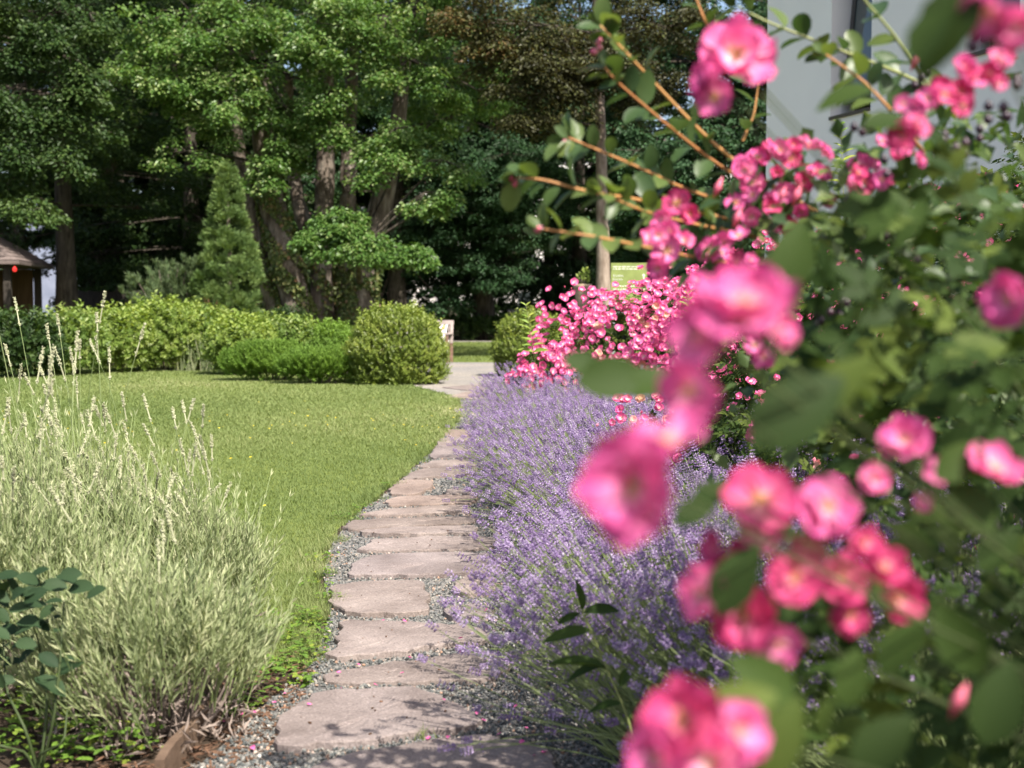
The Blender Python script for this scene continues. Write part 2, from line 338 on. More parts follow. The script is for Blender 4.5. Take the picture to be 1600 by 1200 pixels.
def sprig(rng, nl, leaf, size, spread=.8, up=.7, length=1.0):
    """a short shoot along +y with leaves around it"""
    parts = []
    for i in range(nl):
        t = (i + .4) / nl; a = i * 2.4 + rng.rand() * .5
        rad = np.array([math.cos(a), 0, math.sin(a)])
        d = nrm(rad * spread + np.array([0, up, 0])); n = nrm(np.array([0, 1, 0]) - rad * .3)
        parts.append((leaf, frames(d, n), np.array([0, t * length, 0]), size * (1.1 - .45 * t)))
    return merge(parts)

def unit_dirs(rng, n):
    return nrm(rng.normal(size=(n, 3)))
def mound_points(rng, lumps, n, shell=.35, under=.25):
    """points near the surface of a set of overlapping ellipsoids, with outward normals"""
    L_ = np.array(lumps, float); vol = (L_[:, 3] * L_[:, 4] + L_[:, 3] * L_[:, 5] + L_[:, 4] * L_[:, 5]); pr = vol / vol.sum()
    idx = rng.choice(len(L_), n * 3, p=pr); d = unit_dirs(rng, n * 3)
    rr = 1 - shell * rng.rand(n * 3) ** 1.6
    p = L_[idx, :3] + d * L_[idx, 3:6] * rr[:, None]
    q = (p[:, None, :] - L_[None, :, :3]) / L_[None, :, 3:6]
    inside = ((q ** 2).sum(-1) < (1 - shell) ** 2).any(1)
    ok = (~inside) & (p[:, 2] > .02) & ((d[:, 2] > -under) | (rng.rand(n * 3) < .3))
    p = p[ok][:n]; nn = nrm(d[ok][:n] / L_[idx[ok][:n], 3:6])
    return p, nn

# ------------------------------------------------------------------ the setting: ground, lawn, gravel
def sheet(name, poly, z, mat, label=None):
    bm = bmesh.new(); vs = [bm.verts.new((p[0], p[1], z)) for p in poly]; bm.faces.new(vs)
    if bm.faces[:][0].normal.z < 0: bmesh.ops.reverse_faces(bm, faces=bm.faces[:])
    bm.normal_update()
    for f in bm.faces:
        if f.normal.z < 0: f.normal_flip()
    me = bpy.data.meshes.new(name); bm.to_mesh(me); bm.free(); me.materials.append(mat)
    return tag(obj(name, me), label, None, None, 'structure')
sheet('ground', [(-900, -60), (900, -60), (900, 1500), (-900, 1500)], 0.0, M['soil'])
edge_px = [(320, 1195), (420, 1100), (480, 1050), (500, 1010), (516, 960), (505, 900), (515, 860), (535, 830), (560, 805), (600, 775), (640, 740), (668, 715), (700, 682), (716, 662), (722, 640), (718, 622)]
EDGE = np.array([gnd(*p)[:2] for p in edge_px])            # left edge of the gravel strip, near to far
court_l = [gnd(690, 615)[:2], gnd(650, 605)[:2], np.array((-2.0, 22.0)), np.array((-3.6, 24.0)), np.array((-5.5, 28.0))]
lawn_poly = [(-1.35, 3.95), (-.90, 4.0)] + [tuple(p + (-.03, 0)) for p in EDGE[2:]] + [tuple(p) for p in court_l[:3]] + [(-3.2, 22.6), (-6.5, 26.6), (-14, 28.5), (-26, 29), (-26, 4.9), (-2.6, 4.9)]
sheet('lawn', lawn_poly, 0.004, M['lawnbase'])
sheet('gravel_path', [(-1.0, 1.0)] + [(-1.02, 2.8)] + [tuple(p) for p in EDGE] + [(.55, EDGE[-1][1])] + [(.55, 1.0)], 0.008, M['gravel'])
sheet('gravel_court', [tuple(EDGE[-1] + (0, .02))] + [tuple(p) for p in court_l] + [(3.4, 28.2), (3.4, 21), (1.2, EDGE[-1][1] + .02)], 0.010, M['court'])
sheet('far_lawn', [(-14, 28.3), (9, 28.3), (12, 46.5), (-16, 46.5)], 0.004, M['lawnbase'])
sheet('far_path', [(-16, 46.5), (14, 46.5), (14, 48.2), (-16, 48.2)], 0.008, M['court'])

def in_poly(P, poly):
    poly = np.asarray(poly); x, y = P[:, 0], P[:, 1]; r = np.zeros(len(P), bool); j = len(poly) - 1
    for i in range(len(poly)):
        xi, yi = poly[i]; xj, yj = poly[j]
        c = ((yi > y) != (yj > y)) & (x < (xj - xi) * (y - yi) / (yj - yi + 1e-12) + xi); r ^= c; j = i
    return r
def thin_points(rng, n, y0, y1, k=.52):
    """ground points whose density falls with the square of the distance"""
    Y = y0 * (y1 / y0) ** rng.rand(n); X = (rng.rand(n) * 2 - 1) * k * Y
    return np.stack([X, Y], 1)

rng = np.random.RandomState(11)
g = MB()
P = thin_points(rng, 1600000, 3.95, 29); wob = .045 * np.sin(P[:, 1] * 9.3) + .035 * np.sin(P[:, 1] * 23 + 1) + .03 * rng.rand(len(P)); P = P[in_poly(P - np.column_stack([wob + .01, 0 * wob]), lawn_poly)]
def edge_x(y): return np.interp(y, EDGE[:, 1], EDGE[:, 0])
n = len(P); Y = P[:, 1]
patch = np.sin(P[:, 0] * 1.7 + 1.3 * np.sin(P[:, 1] * .9)) * .5 + np.sin(P[:, 0] * 4.1 + P[:, 1] * 3.3) * .3
ang = rng.rand(n) * 6.283; lean = .25 + rng.rand(n) * .8
d = np.stack([np.cos(ang) * lean, np.sin(ang) * lean, np.ones(n)], 1)
h = (.017 + .018 * rng.rand(n)) * (1 + .25 * patch)
ed = np.abs(P[:, 0] - edge_x(Y)); tuft = .5 + .5 * np.sin(Y * 7.1) * np.sin(Y * 3.3 + P[:, 0] * 9)
h = np.where(Y < 14, h * (1 + (1.0 + 1.6 * tuft) * rng.rand(n) * np.clip(1 - ed / .2, 0, 1)), h)
fr = frames(d, np.stack([np.cos(ang), np.sin(ang), np.zeros(n) + .2], 1))
fr = fr * np.stack([np.clip(.0015 * Y / 4, .0016, .007) / h, np.ones(n), np.ones(n)], 1)[:, None, :]
g.scatter(BLADE, fr, np.stack([P[:, 0], P[:, 1], np.full(n, .002)], 1), h * np.clip(Y / 9, 1, 1.35), np.clip(rng.rand(n) * .72 + .10 + patch * .12 + .22 * np.sin(P[:, 0] * .8 + 2) * np.sin(P[:, 1] * .55) + .28 * np.clip(1 - ed / .35, 0, 1) * (np.sin(Y * 2.3) > .1), 0, 1))
P2 = np.stack([rng.uniform(-12, 8, 60000), rng.uniform(28.5, 46, 60000)], 1); n = len(P2); ang = rng.rand(n) * 6.283
d = np.stack([np.cos(ang) * .6, np.sin(ang) * .6, np.ones(n)], 1)
fr = frames(d, np.stack([np.cos(ang), np.sin(ang), np.zeros(n)], 1)) * np.array([.25, 1, 1])
g.scatter(BLADE, fr, np.column_stack([P2, np.full(n, .002)]), .06, rng.rand(n) * .7)
tag(g.build('grass', M['grass']), 'short mown lawn grass beside the stone path', 'grass', None, 'stuff')

# pebbles of the gravel strip
def poly_dist_ok(P): return P
ICO = None
def pebble_template(rng):
    bm = bmesh.new(); bmesh.ops.create_icosphere(bm, subdivisions=1, radius=.5)
    for v in bm.verts: v.co *= rng.uniform(.7, 1.15)
    v = np.array([x.co for x in bm.verts]); f = np.array([[x.index for x in q.verts] for q in bm.faces]); bm.free()
    return (v, [f], np.zeros(len(v)))
strip = [(-1.0, 2.9)] + [tuple(p) for p in EDGE] + [(.35, EDGE[-1][1]), (.35, 2.9)]
stones_px = [
 ('broad flagstone cut by the bottom edge of the photo, nearest of the path', [(480, 1208), (560, 1191), (667, 1172), (769, 1166), (846, 1180), (880, 1240), (800, 1300), (470, 1300)]),
 ('large flagstone with a slanting left end, second from the front of the path', [(426, 1184), (432, 1160), (428, 1150), (450, 1120), (505, 1094), (580, 1089), (664, 1089), (690, 1100), (715, 1114), (765, 1141), (700, 1155), (650, 1161), (545, 1177), (470, 1182)]),
 ('long brownish flagstone band right behind the large slanting one', [(494, 1077), (509, 1061), (547, 1056), (615, 1047), (667, 1041), (716, 1032), (761, 1030), (792, 1040), (790, 1068), (750, 1073), (637, 1077), (547, 1077)]),
 ('grey mauve flagstone dotted with dark crumbs, tapering toward the right', [(511, 1040), (527, 1017), (531, 981), (592, 981), (705, 986), (736, 988), (776, 1000), (770, 1013), (741, 1014), (682, 1021), (615, 1032), (525, 1042)]),
 ('squarish flagstone with a rounded right end beside two small stones', [(514, 950), (520, 923), (592, 918), (656, 916), (664, 925), (671, 943), (671, 964), (655, 970), (615, 970), (534, 968)]),
 ('small rosy flagstone under lavender, farther of the two right of the squarish one', [(703, 932), (721, 912), (770, 911), (778, 932), (734, 941)]),
 ('small grey flagstone under lavender, nearer of the two right of the squarish one', [(688, 971), (705, 957), (757, 952), (774, 966), (770, 977), (705, 977)]),
 ('deep flagstone in the lavender shadow, right behind the squarish one', [(541, 908), (554, 887), (579, 876), (673, 871), (785, 873), (785, 902), (705, 906), (637, 908)]),
 ('mauve flagstone with a pointed left end behind the shadowed deep one', [(558, 868), (584, 851), (683, 845), (775, 846), (775, 863), (700, 866), (628, 867), (573, 869)]),
 ('pale narrow flagstone with a pointed left end, middle of the path', [(553, 841), (603, 833), (702, 829), (745, 828), (745, 841), (713, 842), (628, 844), (588, 843)]),
 ('reddish flagstone with a yellow speck reaching farthest left toward the lawn', [(533, 833), (551, 820), (628, 816), (745, 812), (745, 823), (647, 828), (555, 835)]),
 ('pale narrow flagstone behind the reddish far left one', [(557, 811), (610, 803), (685, 798), (735, 797), (735, 808), (700, 808), (628, 812), (573, 813)]),
 ('terracotta tinted narrow flagstone just in front of the rounded one', [(600, 789), (617, 782), (720, 780), (745, 781), (745, 791), (647, 795), (608, 796)]),
 ('half round flagstone with a curved right edge and dark gap', [(606, 777), (614, 766), (627, 757), (676, 759), (678, 765), (665, 773), (650, 779), (628, 780)]),
 ('small flagstone piece beside the half round one under the lavender', [(694, 777), (698, 769), (722, 768), (740, 770), (740, 777)]),
 ('flagstone with a long pointed left tip behind the half round one', [(628, 754), (652, 740), (725, 734), (745, 735), (743, 747), (683, 750), (632, 756)]),
 ('wide flagstone in the upper part of the path, browner than its neighbours', [(653, 736), (676, 724), (729, 722), (745, 723), (742, 733)]),
 ('palest flagstone in the upper part of the path', [(670, 720), (681, 702), (722, 700), (748, 702), (745, 721)]),
 ('second farthest flagstone before the path hides behind lavender', [(682, 699), (687, 690), (720, 687), (746, 689), (746, 699)]),
 ('farthest flagstone before the path hides behind lavender', [(691, 685), (702, 676), (722, 675), (748, 677), (748, 686)]),
 ('flat slab at the far turn of the path by the lawn corner', [(702, 622), (725, 615), (790, 613), (800, 620), (735, 626)]),
 ('flat slab where the path meets the gravel court, in bush shadow', [(690, 607), (760, 602), (800, 604), (800, 610), (730, 612)]),
]
rng = np.random.RandomState(5)
STONE_POLYS = []
for lab, px in stones_px:
    pts = np.array([gnd(*p)[:2] for p in px]); out = []
    for i in range(len(pts)):
        a, b = pts[i], pts[(i + 1) % len(pts)]; m = max(1, int(np.linalg.norm(b - a) / .035))
        for j in range(m):
            q = a + (b - a) * j / m; out.append(q)
    out = np.array(out); n = len(out)
    sm = out.copy()
    for _ in range(2): sm = (np.roll(sm, 1, 0) + 2 * sm + np.roll(sm, -1, 0)) / 4
    t = nrm(np.roll(sm, -1, 0) - np.roll(sm, 1, 0)); nor = np.stack([t[:, 1], -t[:, 0]], 1)
    ph = rng.rand(4) * 6.28; k = np.arange(n) / n * 6.283
    jit = .007 * np.sin(7 * k + ph[0]) + .005 * np.sin(17 * k + ph[1]) + .004 * np.sin(31 * k + ph[2]) + rng.normal(0, .0035, n)
    out = sm + nor * jit[:, None]; STONE_POLYS.append(out)
    c = out.mean(0); zt = .030 + rng.uniform(-.004, .004)
    rings = [(1.0, -.02, 0), (1.0, .014 + 0 * zt, 0), (1.0, zt - .004, .001), (1.0, zt - .0005, .005), (.72, zt, .012), (.35, zt, 0)]
    mb = MB(); V = []
    tl = rng.normal(0, .006, 2)
    for s_, z_, ins in rings:
        q = c + (out - c) * s_
        dd = nrm(c - out); q = q + dd * ins
        zz = z_ + (rng.normal(0, .0012, n) if z_ > .02 else 0) + ((q - c) @ tl if z_ > 0 else 0)
        V.append(np.column_stack([q, np.broadcast_to(zz, (n,))]))
    V.append(np.array([[c[0], c[1], zt]]))
    V = np.concatenate(V); V[:, :2] -= c
    i = np.arange(len(rings) - 1)[:, None] * n; j = np.arange(n)[None]; j2 = (j + 1) % n
    q = np.stack([i + j, i + j2, i + n + j2, i + n + j], -1).reshape(-1, 4)
    b = (len(rings) - 1) * n; tri = np.stack([b + np.arange(n), b + (np.arange(n) + 1) % n, np.full(n, len(V) - 1)], 1)
    area = (out[:, 0] * np.roll(out[:, 1], -1) - np.roll(out[:, 0], -1) * out[:, 1]).sum()
    if area < 0: q = q[:, ::-1]; tri = tri[:, ::-1]
    mb.add(V, [q, tri])
    tag(mb.build('flagstone', M['stone'], None, False, (c[0], c[1], 0)), lab, 'flagstone', 'flagstones of the garden path')

rng = np.random.RandomState(21)
g = MB()
for k in range(4):
    P = thin_points(rng, 46000, 2.9, 17, .35); P = P[in_poly(P, strip)]
    ok = np.ones(len(P), bool)
    for sp in STONE_POLYS: ok &= ~in_poly(P, sp)
    P = P[ok]; n = len(P); Y = P[:, 1]
    s = (.0045 + .0085 * rng.rand(n) ** 1.6) * np.clip(Y / 6, 1, 1.8)
    dx = unit_dirs(rng, n); fr = frames(dx, unit_dirs(rng, n)) * np.array([1, 1.35, .75])
    g.scatter(pebble_template(rng), fr, np.column_stack([P, .006 + s * .35 + .006 * rng.rand(n)]), s, rng.rand(n))
tag(g.build('gravel', M['pebble']), 'loose grey gravel chips between the flagstones', 'gravel', None, 'stuff')
#SPLIT
# ------------------------------------------------------------------ roses
def petal(rng, rows, cols, wd=.62, ln=.5, cup=.22, lift=.10, wav=.03):
    v = []; g = []
    ph = rng.rand() * 6.28
    for i in range(rows + 1):
        t = i / rows
        wv = wd * (.16 + .84 * math.sin(min(1, t * 1.12) * math.pi * .56) ** 1.1) * (1 - .28 * max(0, t - .75) / .25)
        for j in range(cols + 1):
            u = j / cols * 2 - 1
            notch = -.05 * (1 - abs(u)) * (t > .9) - .07 * u * u * t
            y = ln * (.06 + .94 * t) + notch * ln * 2
            z = lift * t + cup * ln * t * t * 1.1 + .16 * wd * u * u * (1 - .3 * t) + wav * math.sin(ph + 5 * u + 4 * t) * t - .10 * max(0, t - .7) * ln * 3
            v.append((u * wv * .5, y, z)); g.append(t)
    q = [[i * (cols + 1) + j, i * (cols + 1) + j + 1, (i + 1) * (cols + 1) + j + 1, (i + 1) * (cols + 1) + j] for i in range(rows) for j in range(cols)]
    return (v, [np.array(q)], g)
def rotz(a): return np.array([[math.cos(a), -math.sin(a), 0], [math.sin(a), math.cos(a), 0], [0, 0, 1.0]])
def rotx(a): return np.array([[1, 0, 0], [0, math.cos(a), -math.sin(a)], [0, math.sin(a), math.cos(a)]])
def flower_tpl(rng, rows=6, cols=6, outer=5, inner=4):
    parts = []
    for i in range(outer):
        parts.append((petal(rng, rows, cols, .66, .5, .14 + .20 * rng.rand(), .06, .055), rotz(i * 6.283 / outer + rng.normal(0, .08)) @ rotx(rng.normal(.05, .12)), (0, 0, 0), 1))
    for i in range(inner):
        parts.append((petal(rng, rows, cols, .52, .36, .32, .12, .05), rotz(i * 6.283 / max(inner, 1) + .5 + rng.normal(0, .2)) @ rotx(rng.normal(.22, .12)), (0, 0, .02), 1))
    return merge(parts)
def stamen_tpl(rng, n=22):
    b = MB()
    a = rng.rand(n) * 6.28; r = .02 + .07 * rng.rand(n); tip = np.stack([np.cos(a) * r * 1.6, np.sin(a) * r * 1.6, .10 + .06 * rng.rand(n)], 1)
    b.tubes(np.stack([np.stack([np.cos(a) * r * .4, np.sin(a) * r * .4, .01 + 0 * a], 1), tip], 1), np.full((n, 2), .006), 3)
    b.scatter(OCTA, np.broadcast_to(np.eye(3), (n, 3, 3)), tip, .035)
    return b
rng = np.random.RandomState(3)
FLOWERS = []
for i in range(6):
    b = MB(); t = flower_tpl(rng, 6, 6, 5, [4, 2, 5, 3, 0, 4][i]); b.add(t[0], t[1], .5, t[2])
    FLOWERS.append((b.data('rose_petals', M['petal' if i % 3 else 'petal2'], True), stamen_tpl(rng).data('rose_stamens', M['stamen'])))
FLOWERS3 = []
for i in range(5):
    b = MB(); t = flower_tpl(rng, 6, 6, 5, [3, 0, 4, 2, 5][i]); b.add(t[0] * np.array([1, rng.uniform(.85, 1.1), 1]), t[1], .5, t[2]); FLOWERS3.append((b.data('rose_petals', M['petal3'], True), FLOWERS[i][1]))
FL_MID = [flower_tpl(rng, 3, 3, 5, 3), flower_tpl(rng, 3, 3, 5, 2), flower_tpl(rng, 3, 2, 5, 4)]
MID_MESH = []
for t in FL_MID:
    b = MB(); b.add(t[0], t[1], .5, t[2]); MID_MESH.append(b.data('rose_petals', M['petal2'], True))
M['petal_old'] = leaf_mat('faded_rose_petals', [(0, (.80, .66, .42)), (.5, (.84, .52, .42)), (1, (.80, .36, .36))], .3, .6, .15, attr='grad', tint=(1.1, .85, .8))
for t in FL_MID[:1]:
    b = MB(); b.add(t[0], t[1], .5, t[2]); MID_MESH.append(b.data('faded_petals', M['petal_old'], True))
b = MB(); t = flower_tpl(rng, 3, 3, 5, 3); b.add(t[0], t[1], .5, t[2]); MID_MESH.append(b.data('rose_petals', M['petal'], True)); MID_MESH += MID_MESH[:2] + [MID_MESH[4]]
MID_ST = stamen_tpl(rng, 8).data('rose_stamens', M['stamen'])
FL_LO = flower_tpl(rng, 2, 2, 5, 2)

def place(o, p, d, up=None, size=1.0, roll=0.0):
    """turn a flower's +z to d"""
    d = Vector([float(x) for x in nrm(d)]); q = d.to_track_quat('Z', 'Y')
    o.matrix_basis = Matrix.Translation(Vector([float(x) for x in p])) @ q.to_matrix().to_4x4() @ Matrix.Rotation(roll, 4, 'Z') @ Matrix.Diagonal((size, size, size, 1))
def add_flower(parent, p, d, size, i, roll, hi=True, deep=False):
    fm, sm = (FLOWERS3[i % 5] if deep else FLOWERS[i % 6]) if hi else (MID_MESH[i % len(MID_MESH)], MID_ST)
    f = obj('flower', fm, parent); place(f, p, d, None, size, roll)
    s = obj('stamens', sm, f)
    return f
CAMP = np.array([0, 0, CAM_H])

def compound_leaf(rng, leaf, size=.4, pairs=2):
    """rose leaf: a stalk with leaflets in pairs and one at the tip, about 1 long"""
    parts = []
    for i in range(pairs):
        t = .35 + .35 * i
        for s in (-1, 1):
            d = nrm(np.array([s * .9, .55, rng.normal(0, .12)])); parts.append((leaf, frames(d, np.array([0, 0, 1.0])), np.array([0, t, 0]), size * rng.uniform(.85, 1.1)))
    parts.append((leaf, np.eye(3), np.array([0, .78, 0]), size * 1.15))
    b = 0.012
    stalk = ([(-b, 0, 0), (b, 0, 0), (b, .8, .0), (-b, .8, .0)], [np.array([[0, 1, 2, 3]])], [0, 0, 0, 0])
    parts.append((stalk, np.eye(3), np.zeros(3), 1))
    return merge(parts)

def rose_mass(name, label, loc, lumps, n_leaf, n_cluster, seed, parts_n=100, fsize=.058, leafsize=.085, face=None, group=None, rest_lo=True, per=(5, 12), crad=.085, clusters=None):
    """a shrub rose: stems, compound leaves, clusters of open flowers; the nearest hundred flowers are parts"""
    rng = np.random.RandomState(seed); root = thing(name, label, 'rose bush', loc, 0, group); L0 = np.array(loc)
    b = MB(); lp, ln = mound_points(rng, lumps, n_leaf, .45)
    tpl = [compound_leaf(rng, T_lo(.62, .12), .38), compound_leaf(rng, T_lo(.7, .1), .42)]
    for k in range(2):
        p = lp[k::2]; nn = ln[k::2]; m = len(p)
        d = nrm(unit_dirs(rng, m) + nn * .6 + np.array([0, 0, -.1])); b.scatter(tpl[k], frames(d, nrm(nn + np.array([0, 0, .7]) + .35 * unit_dirs(rng, m))), p, leafsize * rng.uniform(.7, 1.2, m), rng.rand(m))
    b.build('foliage', M['rosel'], root)
    s = MB(); m = 26; tip, _ = mound_points(rng, lumps, m, .3); m = len(tip)
    base = np.column_stack([tip[:, :2] * .25 + rng.normal(0, .05, (m, 2)) + np.array(lumps)[:, :2].mean(0) * .5, np.zeros(m)])
    mid = (base + tip) / 2 + np.column_stack([rng.normal(0, .05, (m, 2)), .12 + .1 * rng.rand(m)])
    tt = np.linspace(0, 1, 7)[None, :, None]
    s.tubes((1 - tt) ** 2 * base[:, None] + 2 * tt * (1 - tt) * mid[:, None] + tt ** 2 * tip[:, None], np.linspace(.009, .003, 7)[None] + np.zeros((m, 1)), 5)
    s.build('stem', M['green_stem'], root, True)
    cp, cn = mound_points(rng, lumps, n_cluster * 4, .06)
    view = nrm(CAMP - (cp + L0)); sc = (cn * view).sum(1) + .55 * cn[:, 2] + .35 * rng.rand(len(cp))
    keep = np.argsort(-sc)[:n_cluster]; cp, cn = cp[keep], cn[keep]
    if clusters is not None:
        xp = np.array([c - L0 for c in clusters]); cp = np.concatenate([xp, cp]); cn = np.concatenate([nrm(CAMP - np.array(clusters) + np.array([0, 0, 2.5])), cn])
    fp = []; fd = []
    for p, nn in zip(cp, cn):
        k = rng.randint(*per); o = rng.normal(0, 1, (k, 3)) * crad * np.array([1, 1, .75])
        fp.append(p + nn * .035 + o); fd.append(nrm(nn * .8 + o / crad * .38 + nrm(CAMP - L0 - p) * .45 + np.array([0, 0, .3]) + .25 * unit_dirs(rng, k)))
    fp = np.concatenate(fp); fd = np.concatenate(fd); n = len(fp); fs = fsize * rng.uniform(.7, 1.12, n)
    dist = np.linalg.norm(fp + L0 - CAMP, axis=1) - .25 * (fd * nrm(CAMP - fp - L0)).sum(1)
    order = np.argsort(dist)
    for i in order[:parts_n]: add_flower(root, fp[i], fd[i], fs[i], int(rng.randint(80)), rng.rand() * 6.28, False)
    rest = order[parts_n:]
    if len(rest):
        f = MB()
        fr = frames(nrm(np.cross(fd[rest], unit_dirs(rng, len(rest)))), fd[rest])
        for k in range(3): f.scatter(FL_MID[k], fr[k::3], fp[rest][k::3], fs[rest][k::3])
        tag(f.build('blossom_mass', M['petal2'], root, True), kind='stuff')
    bd = MB(); k = n // 3; j = rng.randint(0, n, k); bp = fp[j] + rng.normal(0, .03, (k, 3)) + np.array([0, 0, .012])
    dd = nrm(np.array([0, 0, 1.0]) + .6 * unit_dirs(rng, k)); bd.scatter(OCTA, frames(np.cross(dd, np.array([1.0, 0, 0])), dd), bp, .016 * rng.uniform(.7, 1.3, k), rng.rand(k))
    tag(bd.build('rosebud', M['bud'], root), kind='stuff')
    return root

ex = [at(*c) for c in [(862, 490, 10.9), (885, 470, 11.2), (912, 462, 11.4), (850, 530, 10.8), (870, 560, 10.6), (955, 455, 11.0), (965, 470, 11), (840, 585, 10.7), (822, 598, 10.9), (850, 600, 10.5), (935, 520, 9.7), (990, 500, 9.8), (1010, 560, 9.2), (1000, 545, 9.2), (1020, 480, 9.6), (1030, 450, 9.8), (1045, 500, 9.3), (1060, 520, 9.2), (1035, 545, 9.3), (1050, 575, 9), (975, 590, 9.6), (905, 575, 10), (890, 545, 10.2), (930, 560, 9.8), (905, 500, 10.6), (940, 490, 10.6)]]
rose_mass('rose_bush', 'wide shrub rose covered in pink flower clusters at the far end of the lavender', (1.2, 11.4, 0),
          [(-.55, .2, .55, .55, .8, .52), (.0, .0, .68, .75, 1.1, .66), (.55, -.6, .72, .8, 1.1, .68), (.95, .3, .82, .8, 1.2, .66), (-.85, -.3, .42, .36, .5, .36)], 5200, 105, 31, 100, .074, .09, clusters=ex, per=(6, 14), crad=.075)
ex2 = [at(*c) for c in [(1060, 430, 8.9), (1085, 450, 8.7), (1110, 420, 8.4), (1090, 400, 8.7), (1130, 440, 8.2), (1075, 480, 8.8), (1100, 520, 8.3), (1130, 480, 8.1), (1160, 440, 7.9), (1120, 560, 8.0), (1065, 560, 8.6), (1090, 620, 7.9), (1150, 390, 8.1), (1200, 400, 7.9), (1110, 470, 8.3), (1140, 520, 8.0), (1180, 370, 8.0), (1095, 440, 8.6), (1230, 380, 7.8), (1170, 480, 7.8)]]
rose_mass('rose_bush', 'pink shrub rose standing between the far rose mass and the dark near foliage', (2.15, 8.3, 0),
          [(0, 0, .85, .75, 1.2, .78), (.6, -.5, 1.0, .8, 1.0, .88), (-.35, .5, .7, .6, .8, .65), (1.2, 0, 1.05, .8, 1, .9)], 6000, 60, 32, 100, .064, .08, clusters=ex2, per=(6, 13), crad=.075)
sm = [at(*c) for c in [(1000, 640, 5.3), (985, 662, 5.25), (1040, 640, 5.5), (1050, 665, 5.4), (1015, 690, 5.2), (975, 630, 5.4), (1065, 645, 5.5)]]
rose_mass('rose_bush', 'small low pink rose sprouting out of the lavender right of its middle', (.66, 5.5, 0),
          [(0, 0, .42, .22, .25, .24), (.18, .1, .45, .22, .25, .22)], 500, 4, 33, 60, .046, .06, per=(3, 7), crad=.035, clusters=sm)
rose_mass('rose_bush', 'sparse leafy pink rose in the shade at the right behind the blurred flowers', (2.2, 5.2, 0),
          [(-1.15, -.1, .42, .42, .75, .40), (-.95, -.7, .45, .45, .5, .42), (-.9, .3, .72, .55, .7, .62), (-.45, 0, .98, .62, .7, .66), (.1, -.3, 1.15, .72, .8, .72), (.6, -.6, 1.25, .75, .8, .78), (-.2, .2, .5, .9, .8, .48)], 11500, 46, 34, 100, .05, .075, per=(3, 9), crad=.055)

# ------------------------------------------------------------------ purple lavender along the path
def lavender_mesh(seed, n=520):
    rng = np.random.RandomState(seed)
    st = MB(); fl = MB(); lf = MB()
    a = rng.rand(n) * 6.283; r = np.sqrt(rng.rand(n)) * .24
    base = np.stack([np.cos(a) * r, np.sin(a) * r * 1.15, .04 + .06 * rng.rand(n)], 1)
    d = np.stack([-.55 + rng.normal(0, .28, n) + base[:, 0] * 1.6, rng.normal(0, .26, n) + base[:, 1] * 1.5, .95 + 0 * a], 1)
    low = rng.rand(n) < .22
    d[low] = np.stack([-.95 + rng.normal(0, .3, low.sum()), rng.normal(0, .55, low.sum()), .30 + .35 * rng.rand(low.sum())], 1)
    d = nrm(d); ln = rng.uniform(.36, .58, n)
    sag = np.where(low, .10, .05) * rng.rand(n)
    t = np.linspace(0, 1, 5)
    P = base[:, None] + d[:, None] * (ln[:, None, None] * t[None, :, None])
    P[:, :, 2] -= sag[:, None] * t[None] ** 2; hz = nrm(d * np.array([1, 1, 0])); P[:, :, :2] += hz[:, None, :2] * (sag[:, None] * t[None] ** 2 * .5)[..., None]
    P[:, :, 2] = np.maximum(P[:, :, 2], .015)
    st.tubes(P, np.linspace(.0017, .0011, 5)[None] + np.zeros((n, 1)), 3, rng.rand(n))
    tip = P[:, -1]; dr = nrm(P[:, -1] - P[:, -2])
    whorls = 5; per = 6; spike = rng.uniform(.022, .048, n)
    fade = np.clip(rng.rand(n) * .55 + .1, 0, 1)
    ref = nrm(np.cross(dr, np.array([.3, .1, 1.0]))); bi = np.cross(dr, ref)
    for k in range(whorls):
        tt = -.55 if k == 0 else k / (whorls - 1) * 1.0 - .02
        s = (.7 if k == 0 else 1.0 - .35 * (k / whorls)) * .0096
        for j in range(per):
            if k == 0 and j % 2: continue
            an = j * 6.283 / per + k * .5 + rng.rand(n) * .5
            rad = ref * np.cos(an)[:, None] + bi * np.sin(an)[:, None]
            p = tip + dr * (spike * tt)[:, None] + rad * (.0055 + .0025 * rng.rand(n))[:, None]
            dd = nrm(dr * .7 + rad * .9); ok = rng.rand(n) < .93
            fl.scatter(OCTA, frames(np.cross(dd, ref + .01), dd)[ok], p[ok], (s * rng.uniform(.75, 1.3, n))[ok], np.clip(fade + rng.normal(0, .22, n), 0, 1)[ok])
    m = 900; a = rng.rand(m) * 6.283; r = np.sqrt(rng.rand(m)) * .28
    p = np.stack([np.cos(a) * r, np.sin(a) * r, .02 + .17 * rng.rand(m) * (1 - r)], 1)
    d2 = nrm(np.stack([np.cos(a) * r * 3 - .3, np.sin(a) * r * 3, .8 + 0 * a], 1) + .4 * unit_dirs(rng, m))
    fr = frames(d2, unit_dirs(rng, m)) * np.array([.3, 1, 1])
    lf.scatter(LO_N, fr, p, rng.uniform(.035, .07, m), rng.rand(m))
    return st.data('lavender_stems', M['lavstem']), lf.data('lavender_leaves', M['lavstem']), fl.data('lavender_florets', M['lav'])
LAV = [lavender_mesh(40 + i) for i in range(4)]
rng = np.random.RandomState(8)
rowA = [(.12, 3.1), (.20, 3.7), (.24, 4.45), (.21, 5.05), (.20, 5.65), (.15, 6.25), (.09, 6.85), (.04, 7.5), (.0, 8.2), (-.02, 8.9), (-.03, 9.7), (-.03, 10.5), (-.05, 11.3), (-.08, 12.1), (-.10, 12.9)]
rowB = [(.45, 2.85), (.74, 3.4), (.72, 4.1), (.70, 4.7), (.66, 5.35), (.60, 6.05), (.52, 6.7), (.46, 7.4), (.43, 8.1), (.42, 8.8), (.38, 9.6), (.36, 10.5)]
